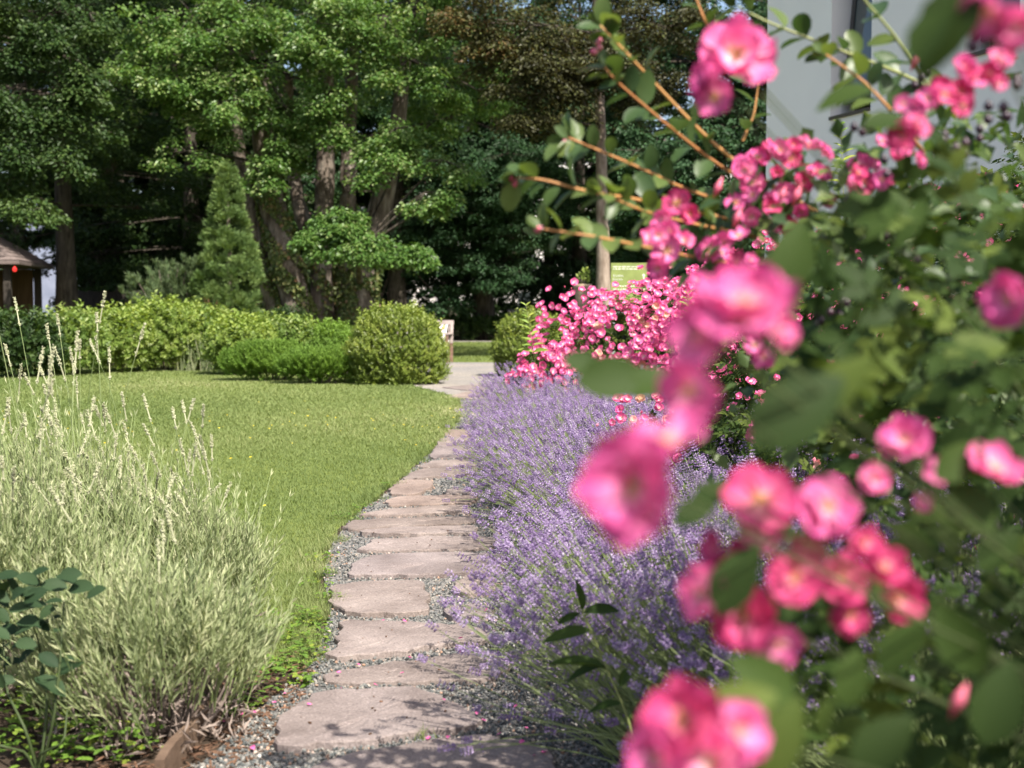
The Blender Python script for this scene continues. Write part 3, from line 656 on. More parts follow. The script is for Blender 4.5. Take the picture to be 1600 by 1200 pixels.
rowC = [(1.12, 3.9), (1.10, 4.6), (1.0, 6.4), (.92, 7.2), (.88, 8.0)]
special = {('A', 0): 'purple lavender plant at the bottom edge of the photo, nearest of the path row', ('A', 14): 'farthest purple lavender plant of the path row, at the path turn', ('A', 4): 'purple lavender plant spilling over the two small flagstones'}
for rn, row in (('A', rowA), ('B', rowB), ('C', rowC)):
    for i, (x, y) in enumerate(row):
        lab = special.get((rn, i), 'purple flowering lavender plant in the middle of the border row, leaning over the path' if rn == 'A' else 'purple flowering lavender plant in the rear rows of the border, away from the path')
        x += .27 + .022 * (y - 4) + max(0, 6.5 - y) * .042
        t = thing('lavender_plant', lab, 'lavender', (x + rng.normal(0, .03), y + rng.normal(0, .05), .0), rng.normal(0, .22), 'lavender plants lining the path', rng.uniform(.93, 1.1) if rn == 'A' else rng.uniform(1.0, 1.15))
        s, l, f = LAV[(i * 3 + ord(rn)) % 4]
        obj('stem', s, t); obj('leaf', l, t); tag(obj('bloom', f, t), kind='stuff')

# ------------------------------------------------------------------ silvery lavender at the left, not yet in bloom
def silver_plant(name, label, loc, rx, ry, hz, n_sprig, n_stalk, seed, lean=(-.25, 0)):
    rng = np.random.RandomState(seed); root = thing(name, label, 'lavender', loc, 0, 'silvery lavender plants at the left')
    wood = MB(); m = 170; a = rng.rand(m) * 6.283; r = np.sqrt(rng.rand(m))
    tip = np.stack([np.cos(a) * r * rx * .85, np.sin(a) * r * ry * .85, hz * (.30 + .3 * rng.rand(m))], 1); base = tip * np.array([.35, .35, 0]) + rng.normal(0, .03, (m, 3)) * np.array([1, 1, 0])
    mid = (base + tip) / 2 + rng.normal(0, .05, (m, 3)); mid[:, 2] = np.abs(mid[:, 2]); tt = np.linspace(0, 1, 6)[None, :, None]
    wood.tubes((1 - tt) ** 2 * base[:, None] + 2 * tt * (1 - tt) * mid[:, None] + tt ** 2 * tip[:, None], np.linspace(.0065, .0022, 6)[None] + np.zeros((m, 1)), 5)
    m = 700; a = rng.rand(m) * 6.283; r = rng.rand(m) ** .6
    p = np.stack([np.cos(a) * r * rx * .95, np.sin(a) * r * ry * .95, hz * .42 * rng.rand(m) * (1.1 - .5 * r)], 1)
    d = nrm(unit_dirs(rng, m) + np.array([0, 0, .2])); wood.scatter(LO_N, frames(d, unit_dirs(rng, m)) * np.array([.35, 1, 1]), p, rng.uniform(.03, .07, m), rng.rand(m))
    wood.build('woody_stem', M['wood_dead'], root)
    tpls = [sprig(rng, 13, T_lo(.125, .03), .46, .48, .95) for k in range(3)]
    lf = MB(); st = MB(); n = n_sprig; a = rng.rand(n) * 6.283; r = rng.rand(n) ** .5
    prof = np.sqrt(np.clip(1 - (r * .92) ** 2, 0, 1))
    lvl = .50 + .50 * rng.rand(n) ** .6
    p = np.stack([np.cos(a) * r * rx, np.sin(a) * r * ry, hz * .78 * prof * lvl + .03], 1)
    d = nrm(np.stack([np.cos(a) * r * .75 + lean[0] * 1.1, np.sin(a) * r * .75 + lean[1], 1.0 + .2 * rng.rand(n)], 1) + .24 * unit_dirs(rng, n))
    sz = rng.uniform(.09, .16, n); rn = np.clip(rng.rand(n) * .7 + .4 * (p[:, 2] / hz - .2) * rng.rand(n) + .05, 0, 1)
    for k in range(3): lf.scatter(tpls[k], frames(d, unit_dirs(rng, n))[k::3], p[k::3], sz[k::3], rn[k::3])
    n2 = int(n_sprig * .75); a = rng.rand(n2) * 6.283; r = rng.rand(n2) ** .55; pr2 = np.sqrt(np.clip(1 - (r * .92) ** 2, 0, 1))
    b2 = np.stack([np.cos(a) * r * rx, np.sin(a) * r * ry, hz * .6 * pr2 * (.5 + .5 * rng.rand(n2)) + .03], 1)
    d2 = nrm(np.stack([np.cos(a) * r * .55 + lean[0] * 1.2, np.sin(a) * r * .5 + lean[1], 1.0 + 0 * a], 1) + .16 * unit_dirs(rng, n2)); l2 = rng.uniform(.16, .46, n2) * (hz / .6)
    tt = np.linspace(0, 1, 6)[None, :, None]; bend = rng.normal(0, .03, (n2, 1, 3)); Q = b2[:, None] + d2[:, None] * l2[:, None, None] * tt + bend * tt * tt
    st.tubes(Q, np.linspace(.0019, .0011, 6)[None] + np.zeros((n2, 1)), 3, rng.rand(n2))
    for k in range(1, 6):
        for sg in range(3 if k == 5 else 2):
            ok = rng.rand(n2) < .8; dd = nrm(d2 * 1.1 + .55 * unit_dirs(rng, n2)); lf.scatter(T_lo(.13, .03), frames(dd, unit_dirs(rng, n2))[ok], Q[ok, k], (rng.uniform(.03, .06, n2) * (1.15 - .1 * k))[ok], np.clip(.35 + .65 * rng.rand(n2), 0, 1)[ok])
    lf.build('leaf', M['silver'], root)
    st.tubes(np.stack([p - d * (sz * .9)[:, None] * .8, p + d * sz[:, None] * .9], 1), np.full((n, 2), .0016), 3, rng.rand(n)); st.build('stem', M['lavstem'], root)
    for i in range(n_stalk):
        a = rng.rand() * 6.283; r = rng.rand() ** .6; b0 = np.array([math.cos(a) * r * rx * .7, math.sin(a) * r * ry * .7, hz * .55])
        dd = nrm(np.array([math.cos(a) * r * .28 + lean[0] + rng.normal(0, .10), math.sin(a) * r * .3 + lean[1] + rng.normal(0, .10), 1.0])); ln_ = rng.uniform(.24, .66) * (hz + .08) / .62
        t = np.linspace(0, 1, 7); bend = rng.normal(0, .025, 3) * np.array([1, 1, .2])
        Pn = b0 + dd * (ln_ * t[:, None]) + bend * (t * (1 - t) * 4)[:, None]
        s = MB(); s.tubes(Pn, np.linspace(.0017, .0012, 7), 4, rng.rand()); so_ = s.build('flower_stalk', M['lavstem'], root)
        f = MB(); dr = nrm(Pn[-1] - Pn[-2]); ref = nrm(np.cross(dr, [.2, .3, 1])); bi = np.cross(dr, ref); sp = rng.uniform(.035, .065)
        for k in range(7):
            tt_ = -.75 if k == 0 else k / 6
            for j in range(6):
                an = j * 1.047 + k * .55; rad = ref * math.cos(an) + bi * math.sin(an); q = nrm(dr * .9 + rad * .6)
                f.scatter(OCTA, frames(np.cross(q, ref + .01)[None], q[None]), (Pn[-1] + dr * sp * (tt_ + rng.normal(0, .06)) + rad * rng.uniform(.0025, .0048))[None], (.0115 - .004 * k / 6) * rng.uniform(.7, 1.25) * (1 if k else .7), np.array([rng.rand()]))
        f.tubes(np.stack([Pn[-1] - dr * sp * .9, Pn[-1] + dr * sp]), np.array([.0026, .0018]), 5, .5)
        f.build('flower_spike', M['spent'], so_)
    return root
silver_plant('lavender_plant', 'nearest silvery green lavender with bare woody twigs beside the path edging', (-.98, 3.42, 0), .29, .30, .42, 310, 5, 51, (-.10, -.05))
silver_plant('lavender_plant', 'silvery lavender with bare grey twigs at its right foot, bordering the lawn', (-1.22, 4.45, 0), .34, .40, .46, 420, 64, 52, (-.25, 0))
silver_plant('lavender_plant', 'tallest silvery lavender with many pale flower stalks at the left edge', (-1.80, 4.55, 0), .54, .50, .70, 850, 100, 53, (-.25, 0))
silver_plant('lavender_plant', 'silvery lavender at the left edge behind the dark rose leaves', (-1.58, 3.85, 0), .40, .40, .60, 520, 70, 54, (-.20, -.02))
#SPLIT
# ------------------------------------------------------------------ shrubs at the edge of the lawn
def leaf_shrub(name, label, cat, loc, lumps, n, mat, leaf, seed, size, up=.4, group=None, sprigs=None, twigs=10, shell=.4, under=.25, shoots=0):
    rng = np.random.RandomState(seed); root = thing(name, label, cat, loc, 0, group)
    p, nn = mound_points(rng, lumps, n, shell, under); m = len(p); b = MB()
    d = nrm(nn * .7 + np.array([0, 0, up]) + .55 * unit_dirs(rng, m))
    tp = leaf if isinstance(leaf, list) else [leaf]
    hv = .5 + .5 * np.sin(p[:, 0] * 5.1 + 1.7 * np.sin(p[:, 2] * 6) + p[:, 1] * 3)
    rn = np.clip(rng.rand(m) * .6 + .25 * hv + .1, 0, 1)
    for k in range(len(tp)):
        fr = frames(d, nrm(nn + np.array([0, 0, .6]) + .5 * unit_dirs(rng, m)))
        b.scatter(tp[k], fr[k::len(tp)], p[k::len(tp)], (size * rng.uniform(.65, 1.25, m))[k::len(tp)], rn[k::len(tp)])
    if shoots:
        q, qn = mound_points(rng, lumps, shoots * 3, .08); top = q[:, 2] > np.median(q[:, 2]); q, qn = q[top][:shoots], qn[top][:shoots]
        b.scatter(tp[0], frames(nrm(qn * .3 + np.array([0, 0, 1.0]) + .3 * unit_dirs(rng, len(q))), unit_dirs(rng, len(q))), q, size * rng.uniform(1.2, 2.1, len(q)), .45 + .5 * rng.rand(len(q)))
    b.build('foliage', mat, root)
    s = MB(); t, _ = mound_points(rng, lumps, twigs, .5); k = len(t)
    base = np.column_stack([t[:, :2] * .3 + np.array(lumps)[:, :2].mean(0) * .4, np.zeros(k)]); s.tubes(np.stack([base, (base + t) / 2 + np.array([0, 0, .05]), t], 1), np.array([[.014, .009, .004]]) + np.zeros((k, 1)), 5)
    s.build('stem', M['bark'], root)
    return root
def boxy(rx, ry, hz, seed):
    r = np.random.RandomState(seed); L_ = []
    for zz, f in ((.20, .94), (.45, 1.0), (.70, .84), (.80, .55)):
        for k in range(9):
            a = k * .698 + zz * 3; L_.append((math.cos(a) * rx * .60 * f, math.sin(a) * ry * .60 * f, hz * zz, rx * r.uniform(.34, .44) * f, ry * r.uniform(.34, .44) * f, hz * r.uniform(.22, .29)))
    return L_ + [(0, 0, hz * .5, rx * .75, ry * .75, hz * .47)]
rng = np.random.RandomState(2)
box_s = [sprig(rng, 9, T_lo(.62, .16), .38, .9, .75) for _ in range(4)]
def lumpy(rx, ry, hz, k, seed, amp=.16):
    r = np.random.RandomState(seed); L_ = [(0, 0, hz * .5, rx * .9, ry * .9, hz * .5)]
    for i in range(k):
        d = unit_dirs(r, 1)[0]; d[2] = abs(d[2]) * .9 - .1
        L_.append((d[0] * rx * .62, d[1] * ry * .62, hz * .5 + d[2] * hz * .38, rx * r.uniform(.3, .45), ry * r.uniform(.3, .45), hz * r.uniform(.22, .3)))
    return L_
gb = gnd(614, 604)
leaf_shrub('box_bush', 'large rounded clipped box bush left of the gravel opening, at the lawn corner', 'bush', (gb[0], gb[1] + .72, 0), boxy(.80, .72, 1.06, 1), 7000, M['boxl'], box_s, 61, .115, .9, 'clipped box bushes', twigs=8, shell=.28, under=1.0, shoots=160)
gb2 = gnd(826, 592)
leaf_shrub('box_bush', 'smaller clipped box bush right of the gravel opening, partly behind pink roses', 'bush', (gb2[0] + .05, gb2[1] + .7, 0), boxy(.66, .6, .98, 2), 5600, M['boxl'], box_s, 62, .11, .9, 'clipped box bushes', twigs=8, shell=.28, under=1.0, shoots=160)

hs = [sprig(rng, 7, T_lo(.6, .12), .42, .9, .6) for _ in range(3)]
border = [  # px, base py, top py, half width px, label
    (12, 592, 500, 62, 'dark green shrub at the left edge of the lawn border, cut by the photo edge'),
    (92, 588, 497, 58, 'rounded green shrub second from the left in the lawn border'),
    (172, 584, 492, 55, 'light green shrub in front of the spreading pine'),
    (238, 582, 478, 62, 'tall bright green shrub below the left skirt of the cone shaped conifer'),
    (300, 580, 488, 60, 'bright green shrub directly in front of the cone shaped conifer'),
    (366, 588, 507, 46, 'light green shrub between the conifer and the feathery plants'),
    (432, 584, 506, 58, 'dense low green shrub in front of the large ivy clad trunk'),
    (512, 584, 512, 44, 'greyish green shrub between the trunk base and the large box bush'),
]
for i, (px, by, ty, hw, lab) in enumerate(border):
    b = gnd(px, by); Y = b[1]; top = at(px, ty, Y)[2]; rx = hw * Y / F_PX * 1.15
    leaf_shrub('border_shrub', lab, 'shrub', (b[0], b[1] + .55, 0), lumpy(rx, .62, top * .95, 11, 70 + i), 3000, [M['dark'], M['hedge2'], M['hedge'], M['hedge'], M['hedge2'], M['hedge'], M['hedge2'], M['feather']][i], hs, 80 + i, .17 if i != 7 else .12, .6, 'shrubs along the lawn edge', twigs=12, shell=.5, under=.8, shoots=110)
for i, (px, by, ty, hw, lab) in enumerate([(412, 597, 547, 78, 'low feathery bright green plant under the border shrubs, farther from the box bush'), (500, 602, 556, 74, 'low feathery bright green plant right beside the large box bush')]):
    b = gnd(px, by); Y = b[1]; top = at(px, ty, Y)[2]; rx = hw * Y / F_PX
    fs = [sprig(rng, 9, LO_N, .5, .5, .9) for _ in range(2)]
    leaf_shrub('feathery_plant', lab, 'plant', (b[0], b[1] + .38, 0), lumpy(rx * 1.05, .40, top, 8, 90 + i), 2600, M['feather'], fs, 95 + i, .15, 1.1, 'feathery plants at the lawn edge', shell=.5)
# dry pale stems in the border
s = MB(); n = 260; bx = rng.uniform(-9.5, -4.2, n); P = np.stack([np.stack([bx, np.interp(bx, [-9.5, -4.2], [25.6, 23.2]) + rng.uniform(-.2, .3, n), 0 * bx], 1)] * 3, 1)
P[:, 1, 2] = .25; P[:, 2, 2] = .4 + .35 * rng.rand(n); P[:, 1:, 0] += rng.normal(0, .05, (n, 2)); P[:, 2, 0] += rng.normal(0, .12, n)
s.tubes(P, np.array([[.006, .005, .004]]) + np.zeros((n, 1)), 3); tag(s.build('dry_grass', M['silver']), 'pale dry grass stalks at the foot of the border shrubs', 'grass', None, 'stuff')

# conical conifer
def conifer():
    rng = np.random.RandomState(17); Y = 28.5; b0 = at(358, 500, Y); H = at(357, 262, Y)[2]
    root = thing('conifer', 'cone shaped dwarf conifer standing behind the border shrubs', 'conifer', (b0[0], Y, 0))
    b = MB(); spr = []
    for k in range(3):
        parts = []
        for j in range(15):
            a = rng.uniform(-1.0, 1.0); t = rng.rand() * .75; d = nrm(np.array([math.sin(a), math.cos(a), rng.normal(0, .35)])); parts.append((NEEDLE, frames(d, np.array([0, .2, 1.0])) * np.array([.20, 1, 1]), np.array([0, t, 0]), .45))
        spr.append(merge(parts))
    np_ = 230; u = rng.rand(np_) ** 1.25; z = .12 + u * (H - .22)
    prof = np.interp(u, [0, .12, .30, .55, .8, 1.0], [.46, .64, .67, .46, .23, .02])
    a = np.arange(np_) * 2.399; r = prof * rng.uniform(.72, 1.04, np_); c = np.stack([np.cos(a) * r, np.sin(a) * r, z], 1)
    for k in range(np_):
        m = 42; out = nrm(np.array([math.cos(a[k]), math.sin(a[k]), .55])); ps = (.20 - .09 * u[k]) * rng.uniform(.8, 1.3)
        dd = nrm(unit_dirs(rng, m) + out * .9); p = c[k] + dd * ps * rng.rand(m)[:, None] ** .4 * np.array([1, 1, .8]); tone = rng.uniform(0, .4)
        rn = np.clip(tone + .5 * rng.rand(m), 0, .92)
        if abs(z[k] - .95) < .35 and rng.rand() < .25: rn[:] = np.where(rng.rand(m) < .5, 1, rn)
        d = nrm(dd * .7 + np.array([0, 0, .6]) + .35 * unit_dirs(rng, m)); b.scatter(spr[k % 3], frames(d, nrm(dd + .6 * unit_dirs(rng, m))), p, rng.uniform(.11, .20, m), rn)
    b.build('foliage', M['conifer'], root)
    t = MB(); t.tubes(np.array([[0, 0, 0], [.02, 0, H * .5], [0, 0, H * .93]]), np.array([.10, .06, .015]), 8); t.build('trunk', M['bark'], root, True)
conifer()
def spreading_pine():
    rng = np.random.RandomState(19); Y = 29.0; root = thing('pine_shrub', 'spreading pale green pine shrub left of the cone shaped conifer', 'pine', (at(275, 500, Y)[0], Y, 0))
    b = MB(); st = MB()
    ends = [(205, 458), (222, 470), (215, 440), (238, 432), (248, 422), (262, 428), (278, 418), (290, 424), (300, 420), (296, 440), (270, 445), (245, 452), (310, 440), (285, 460), (230, 480), (318, 425)]
    for e in ends:
        tip = at(e[0], e[1], Y + rng.uniform(-.7, .5)) - np.array([at(275, 500, Y)[0], Y, 0]); base = np.array([rng.normal(0, .15), 0, .05])
        t = np.linspace(0, 1, 14)[:, None]; mid = (base + tip) / 2 + np.array([0, 0, .35]); Pn = (1 - t) ** 2 * base + 2 * t * (1 - t) * mid + t * t * tip
        st.tubes(Pn, np.linspace(.035, .008, 14), 5)
        for i in range(4, 14):
            for j in range(2 if i < 13 else 3):
                c = Pn[i] + rng.normal(0, .10, 3); ax = nrm((Pn[i] - Pn[i - 1]) + np.array([0, 0, .05]) + .35 * unit_dirs(rng, 1)[0] * np.linalg.norm(Pn[i] - Pn[i - 1]))
                m = 55; d = nrm(ax + .75 * unit_dirs(rng, m)); tt = rng.rand(m)[:, None] * .16
                b.scatter(NEEDLE, frames(d, unit_dirs(rng, m)) * np.array([.14, 1, 1]), c + ax * tt, .14 * rng.uniform(.7, 1.1, m), rng.rand(m))
    b.build('foliage', M['pine'], root); st.build('stem', M['bark'], root, True)
spreading_pine()

# ------------------------------------------------------------------ trees
def bough_points(rng, c, rx, ry, rz, m):
    """twig ends gathered in a few uneven sub clumps, drooping at the rim"""
    k = max(3, m // 6); d = unit_dirs(rng, k); sub = d * (rng.rand(k) ** .4)[:, None]; sub[:, 2] -= .35 * (sub[:, 0] ** 2 + sub[:, 1] ** 2)
    i = rng.randint(0, k, m); q = sub[i] + rng.normal(0, .17, (m, 3)) * np.array([1, 1, .8])
    return np.asarray(c) + q * np.array([rx, ry, rz])
def add_leaves(mb, rng, tw, per, rad, leaf, out_from=None, tpl=LO, droop=.5, rnd_shift=0.0, flat=.07):
    n = len(tw) * per; c = np.repeat(tw, per, 0); a = rng.rand(n) * 6.283; r = rad * np.sqrt(rng.rand(n))
    off = np.stack([np.cos(a) * r, np.sin(a) * r, -droop * r * r / rad + rng.normal(0, flat, n)], 1)
    p = c + off
    d = nrm(np.stack([np.cos(a), np.sin(a), np.full(n, -.45)], 1) + .5 * unit_dirs(rng, n)); nn = nrm(np.array([0, -.15, .9]) + .75 * unit_dirs(rng, n) + off * .8)
    tv = np.repeat(rng.rand(len(tw)), per)
    mb.scatter(tpl, frames(d, nn), p, leaf * rng.uniform(.65, 1.2, n), np.clip(.55 * rng.rand(n) + .45 * tv + rnd_shift, 0, 1))
def limb(mb, p0, p1, r0, r1, sag=.15, k=7, mat=1):
    p0 = np.asarray(p0, float); p1 = np.asarray(p1, float); t = np.linspace(0, 1, 8)[:, None]
    L_ = np.linalg.norm(p1 - p0); mid = (p0 + p1) / 2 + np.array([0, 0, L_ * sag])
    mb.tubes((1 - t) ** 2 * p0 + 2 * t * (1 - t) * mid + t * t * p1, np.linspace(r0, r1, 8), k, None, mat)
def tree(name, label, loc, trunk, boughs, mat, seed, per=46, rad=.36, leaf=.105, tpl=LO, bark='bark', group=None, dens=1.0, droop=.5, hub=None, extra=None, trunk_k=12):
    """trunk: list of (points, radii); boughs: (cx,cy,cz, rx,ry,rz, twigs[, shift]) relative to loc"""
    rng = np.random.RandomState(seed); root = thing(name, label, 'tree', loc, 0, group)
    t = MB()
    for pts, rr in trunk: t.tubes(np.array(pts, float), np.array(rr, float), trunk_k)
    hubs = np.array(hub if hub is not None else [trunk[0][0][-1]], float)
    c = MB()
    for b in boughs:
        tw = bough_points(rng, b[:3], b[3], b[4], b[5], max(3, int(b[6] * dens)))
        add_leaves(c, rng, tw, per, rad, leaf, None, tpl, droop, b[7] if len(b) > 7 else 0.0)
        h = hubs[np.argmin(((hubs - np.array(b[:3])) ** 2).sum(1))]; limb(t, h, b[:3], .045, .014, .04)
        for q in tw[::3]: limb(t, b[:3], q, .012, .004, .05, 4)
    t.build('trunk', [M[bark], M['bark_shaded']], root, True); c.build('crown', mat, root)
    if extra: extra(root)
    return root
def crown_boughs(rng, c, rad, nb, size=(1.2, .65), tw=30, low=-.75, hollow=.45):
    d = unit_dirs(rng, nb * 3); d = d[d[:, 2] > low][:nb]; r = (hollow + (1 - hollow) * rng.rand(len(d)) ** .6)[:, None]
    p = np.asarray(c) + d * r * np.asarray(rad)
    return [(*q, size[0] * rng.uniform(.75, 1.2), size[0] * rng.uniform(.75, 1.2), size[1] * rng.uniform(.7, 1.2), tw) for q in p]

# the big many stemmed lime in the middle
def big_lime():
    rng = np.random.RandomState(101); Y0 = 33.0; org = np.array([at(512, 500, Y0)[0], Y0, 0])
    def rel(px, py, Y): return at(px, py, Y) - org
    stems = [([(440, 520), (428, 470), (408, 400), (388, 320), (372, 230), (360, 120)], 33.2, [.34, .26, .22, .20, .17, .12]),
             ([(478, 520), (462, 470), (444, 400), (425, 320), (412, 230), (400, 100)], 32.6, [.50, .40, .36, .33, .28, .2]),
             ([(503, 520), (502, 460), (503, 390), (507, 300), (510, 200), (508, 60)], 33.2, [.42, .30, .27, .25, .22, .16]),
             ([(530, 520), (536, 450), (541, 380), (544, 300), (546, 200), (552, 60)], 33.6, [.40, .27, .24, .22, .19, .14]),
             ([(548, 520), (562, 460), (580, 390), (600, 310), (618, 220), (634, 90)], 32.9, [.55, .42, .30, .25, .21, .15]),
             ([(515, 520), (520, 480), (516, 440), (468, 330), (455, 250), (450, 120)], 33.9, [.5, .38, .24, .2, .17, .12])]
    trunk = []; hubs = []
    for pts, Y, rr in stems:
        q = np.array([rel(a, b, Y + .03 * (520 - b) / 10 * rng.uniform(-1, 1)) for a, b in pts]); q[0, 2] = -.05
        t = np.linspace(0, len(q) - 1, 20); q = np.stack([np.interp(t, np.arange(len(q)), q[:, i]) for i in range(3)], 1)
        r = np.interp(t, np.arange(len(rr)), rr) * (1 + .06 * np.sin(t * 5 + rng.rand() * 6))
        trunk.append((q, r)); hubs += [q[-1], q[-6], q[-10]]
    base = np.array([rel(512, 520, 33.0), rel(512, 500, 33), rel(512, 470, 33)]); base[:, 2] = (-.05, .22, .5); trunk.append((base, [1.3, .85, .35]))
    front = [(345, 45, 30.4, 1.0), (375, 100, 30.8, .85), (420, 40, 30.6, .8), (395, 150, 30.9, .7), (330, 205, 31, .55), (200, 110, 30.6, 1.0), (270, 85, 30.2, 1.05), (315, 130, 30.4, .95), (290, 235, 30.2, .55), (400, 262, 30.3, .62), (340, 160, 30.2, .8),
             (470, 85, 30.2, 1.0), (545, 45, 30.0, 1.05), (515, 145, 30.4, .95), (445, 165, 30.6, .9), (605, 25, 30.2, 1.0), (625, 125, 30.4, .8), 
             (640, 225, 29.8, .75), (600, 250, 29.9, .8), (690, 250, 29.7, .7), (665, 300, 29.6, .55), (690, 310, 29.6, .4), (620, 200, 30.0, .7),
             (430, 215, 30.8, .7), (540, 195, 30.6, .7), (470, 235, 31.0, .5), (500, 20, 30.8, 1.2), (300, 20, 30.6, 1.2), (680, 60, 31.0, .8), (650, 20, 30.6, .9), (260, 140, 30, .7), (700, 130, 31.2, .7)]
    low = [(a_, b_, Y_ - 2.2, r_) for a_, b_, Y_, r_ in [(492, 365, 31.3, .28), (478, 372, 31.2, .2), (510, 350, 31.4, .30), (530, 365, 31.2, .34), (560, 380, 31.0, .40), (545, 355, 31.3, .32), (590, 378, 31.0, .36), (620, 386, 30.9, .36), (645, 392, 30.8, .28), (600, 395, 30.9, .34), (535, 392, 31.1, .30), (570, 400, 31.0, .32), (500, 388, 31.2, .16), (520, 335, 31.6, .26), (545, 335, 31.6, .2), (657, 402, 30.8, .16)]]
    hubs.append(rel(556, 396, 29.7)); trunk.append((np.array([rel(562, 440, 32.6), rel(560, 405, 31.0), rel(556, 396, 29.7)]), [.09, .06, .035]))
    B = []
    for px, py, Y, r in front:
        q = rel(px, py, Y); B.append((*q, r * 1.08, r * .95, r * .78, int(42 * r * r + 12), .10))
    for px, py, Y, r in low:
        q = rel(px, py, Y); B.append((*q, r * 1.1, r, r * .5, int(85 * r * r + 9), .02))
    B += crown_boughs(rng, (.2, 2.6, 10.5), (5.4, 3.4, 6.2), 84, (1.5, .8), 28, -.95, .25)
    B += crown_boughs(rng, (.6, -.6, 14.6), (6.2, 4.6, 2.2), 70, (1.6, .8), 28, -.9, .1)  # boughs above the view, added to shade the crown behind
    def extra(root):
        iv = MB(); r2 = np.random.RandomState(7)
        for k, (q, r) in enumerate(trunk[:6]):
            m = [1500, 6500, 1200, 2200, 6500, 2500][k]; hi = [.5, .72, .35, .35, .42, .4][k]
            t = r2.rand(m) * hi * 19; i = t.astype(int); f = (t - i)[:, None]; c = q[i] * (1 - f) + q[np.minimum(i + 1, 19)] * f; rr = np.interp(t, np.arange(20), r)
            a = r2.rand(m) * 6.283; cl = np.sin(a * 3 + t * .9 + k) + np.sin(t * 2.1 + a * 2); ok = cl > -.25
            o = np.stack([np.cos(a), np.sin(a), np.zeros(m)], 1); p = c + o * (rr + .02 + .05 * r2.rand(m))[:, None]
            d = nrm(np.array([0, 0, -.8]) + .7 * unit_dirs(r2, m)); iv.scatter(LO_W, frames(d, nrm(o + .5 * unit_dirs(r2, m)))[ok], p[ok], (.11 * r2.uniform(.6, 1.25, m))[ok], r2.rand(m)[ok])
        iv.build('ivy', M['ivy'], root)
    tree('lime_tree', 'huge many stemmed lime tree with ivy on its trunks, in the middle behind the lawn', org, trunk, B, M['lime'], 102, per=46, rad=.27, leaf=.105, droop=.7, hub=hubs, extra=extra)
big_lime()

def simple_tree(name, label, px, Y, r, H0, c, rad, nb, mat, seed, size=(1.3, .7), tw=28, leaf=.11, lean=0.0, extra_b=None, tpl=LO, per=44, group='trees behind the garden', low=-.8, bark='bark', shift=0.0, hollow=.4):
    x = at(px, 480, Y)[0]; rng = np.random.RandomState(seed); top = np.array([c[0], c[1], c[2] + rad[2] * .55])
    t = np.linspace(0, 1, 12)[:, None]; mid = np.array([lean, 0, top[2] * .5]); q = (1 - t) ** 2 * np.array([0, 0, -.05]) + 2 * t * (1 - t) * mid + t * t * top
    rr = np.linspace(r, r * .25, 12); rr[0] *= 1.5; rr[1] *= 1.12
    B = crown_boughs(rng, c, rad, nb, size, tw, low, hollow)
    if extra_b: B += [(*(at(a, b, yy) - np.array([x, Y, 0])), s * 1.05, s, s * .75, int(42 * s * s + 12), sh) for a, b, yy, s, sh in extra_b]
    return tree(name, label, (x, Y, 0), [(q, rr)], B, mat, seed + 1, per, .38, leaf, tpl, bark, group, hub=q[3:])
simple_tree('broadleaf_tree', 'dark leafy tree hanging in from the left edge above the hut', -120, 29.5, .45, 3, (0, .5, 9.0), (4.0, 3.6, 6.0), 44, M['dark'], 210,
            extra_b=[(20, 315, 28.2, .45, .25), (60, 325, 28.0, .40, .3), (30, 220, 28.5, .9, .05), (70, 255, 28.3, .7, .1), (10, 290, 28.4, .7, .15), (90, 190, 28.6, .6, .15), (40, 130, 28.6, 1.0, 0), (110, 80, 28.6, .9, 0), (20, 20, 28.4, .8, .3), (130, 120, 28.8, .6, .25), (140, 20, 28.8, .7, .2), (80, 20, 28.8, .9, 0), (100, 135, 28.6, .5, .1), (130, 150, 28.5, .4, .2)], hollow=.3)
simple_tree('ivy_tree', 'dark ivy wrapped trunk standing right of the hut', 105, 40, .36, 3, (0, -1.0, 8.6), (4.4, 3.8, 6.4), 80, M['dark'], 220, bark='bark_shaded')
simple_tree('copper_tree', 'copper leaved tree hanging into the photo at the top centre', 943, 31, .19, 3, (-.4, .4, 10.2), (3.2, 3.0, 3.6), 30, M['copper'], 230,
            extra_b=[(760, 30, 28.6, .9, .15), (830, 40, 28.6, 1.0, 0), (720, 35, 28.4, .5, .4), (790, 100, 28.6, .9, 0), (880, 60, 28.8, 1.0, 0), (850, 130, 28.6, .9, -.1), (900, 140, 29, .8, -.1), (820, 180, 28.6, .55, .1), (960, 60, 29, .9, -.1), (745, 75, 28.5, .4, .3), (760, 55, 28.4, .4, .3), (930, 100, 29, .8, -.1), (1010, 30, 29.4, .8, -.1), (870, 190, 29, .5, -.1), (1060, 40, 29.6, .8, -.1), (980, 140, 29.6, .8, -.2), (1040, 120, 29.6, .8, -.2)], low=-.4, bark='bark_pale', leaf=.10)
simple_tree('evergreen_tree', 'dark evergreen tree with a bare lower trunk behind the bench', 756, 50, .42, 2, (.2, -.9, 8.4), (4.2, 3.2, 6.9), 84, M['yew'], 240, extra_b=[(740, 190, 47.5, 1.3, 0), (785, 250, 47.5, 1.2, .1), (745, 310, 47.5, 1.2, 0), (775, 370, 47.6, 1.1, .1), (730, 250, 47.8, 1.1, 0), (800, 320, 47.6, 1.1, .1), (760, 425, 48, .75, 0), (735, 390, 48, .8, 0), (760, 130, 47.5, 1.3, 0), (800, 400, 48, .9, .1)], leaf=.15, tpl=LO_N, size=(1.4, .9), tw=32, low=-.95, bark='bark_shaded')
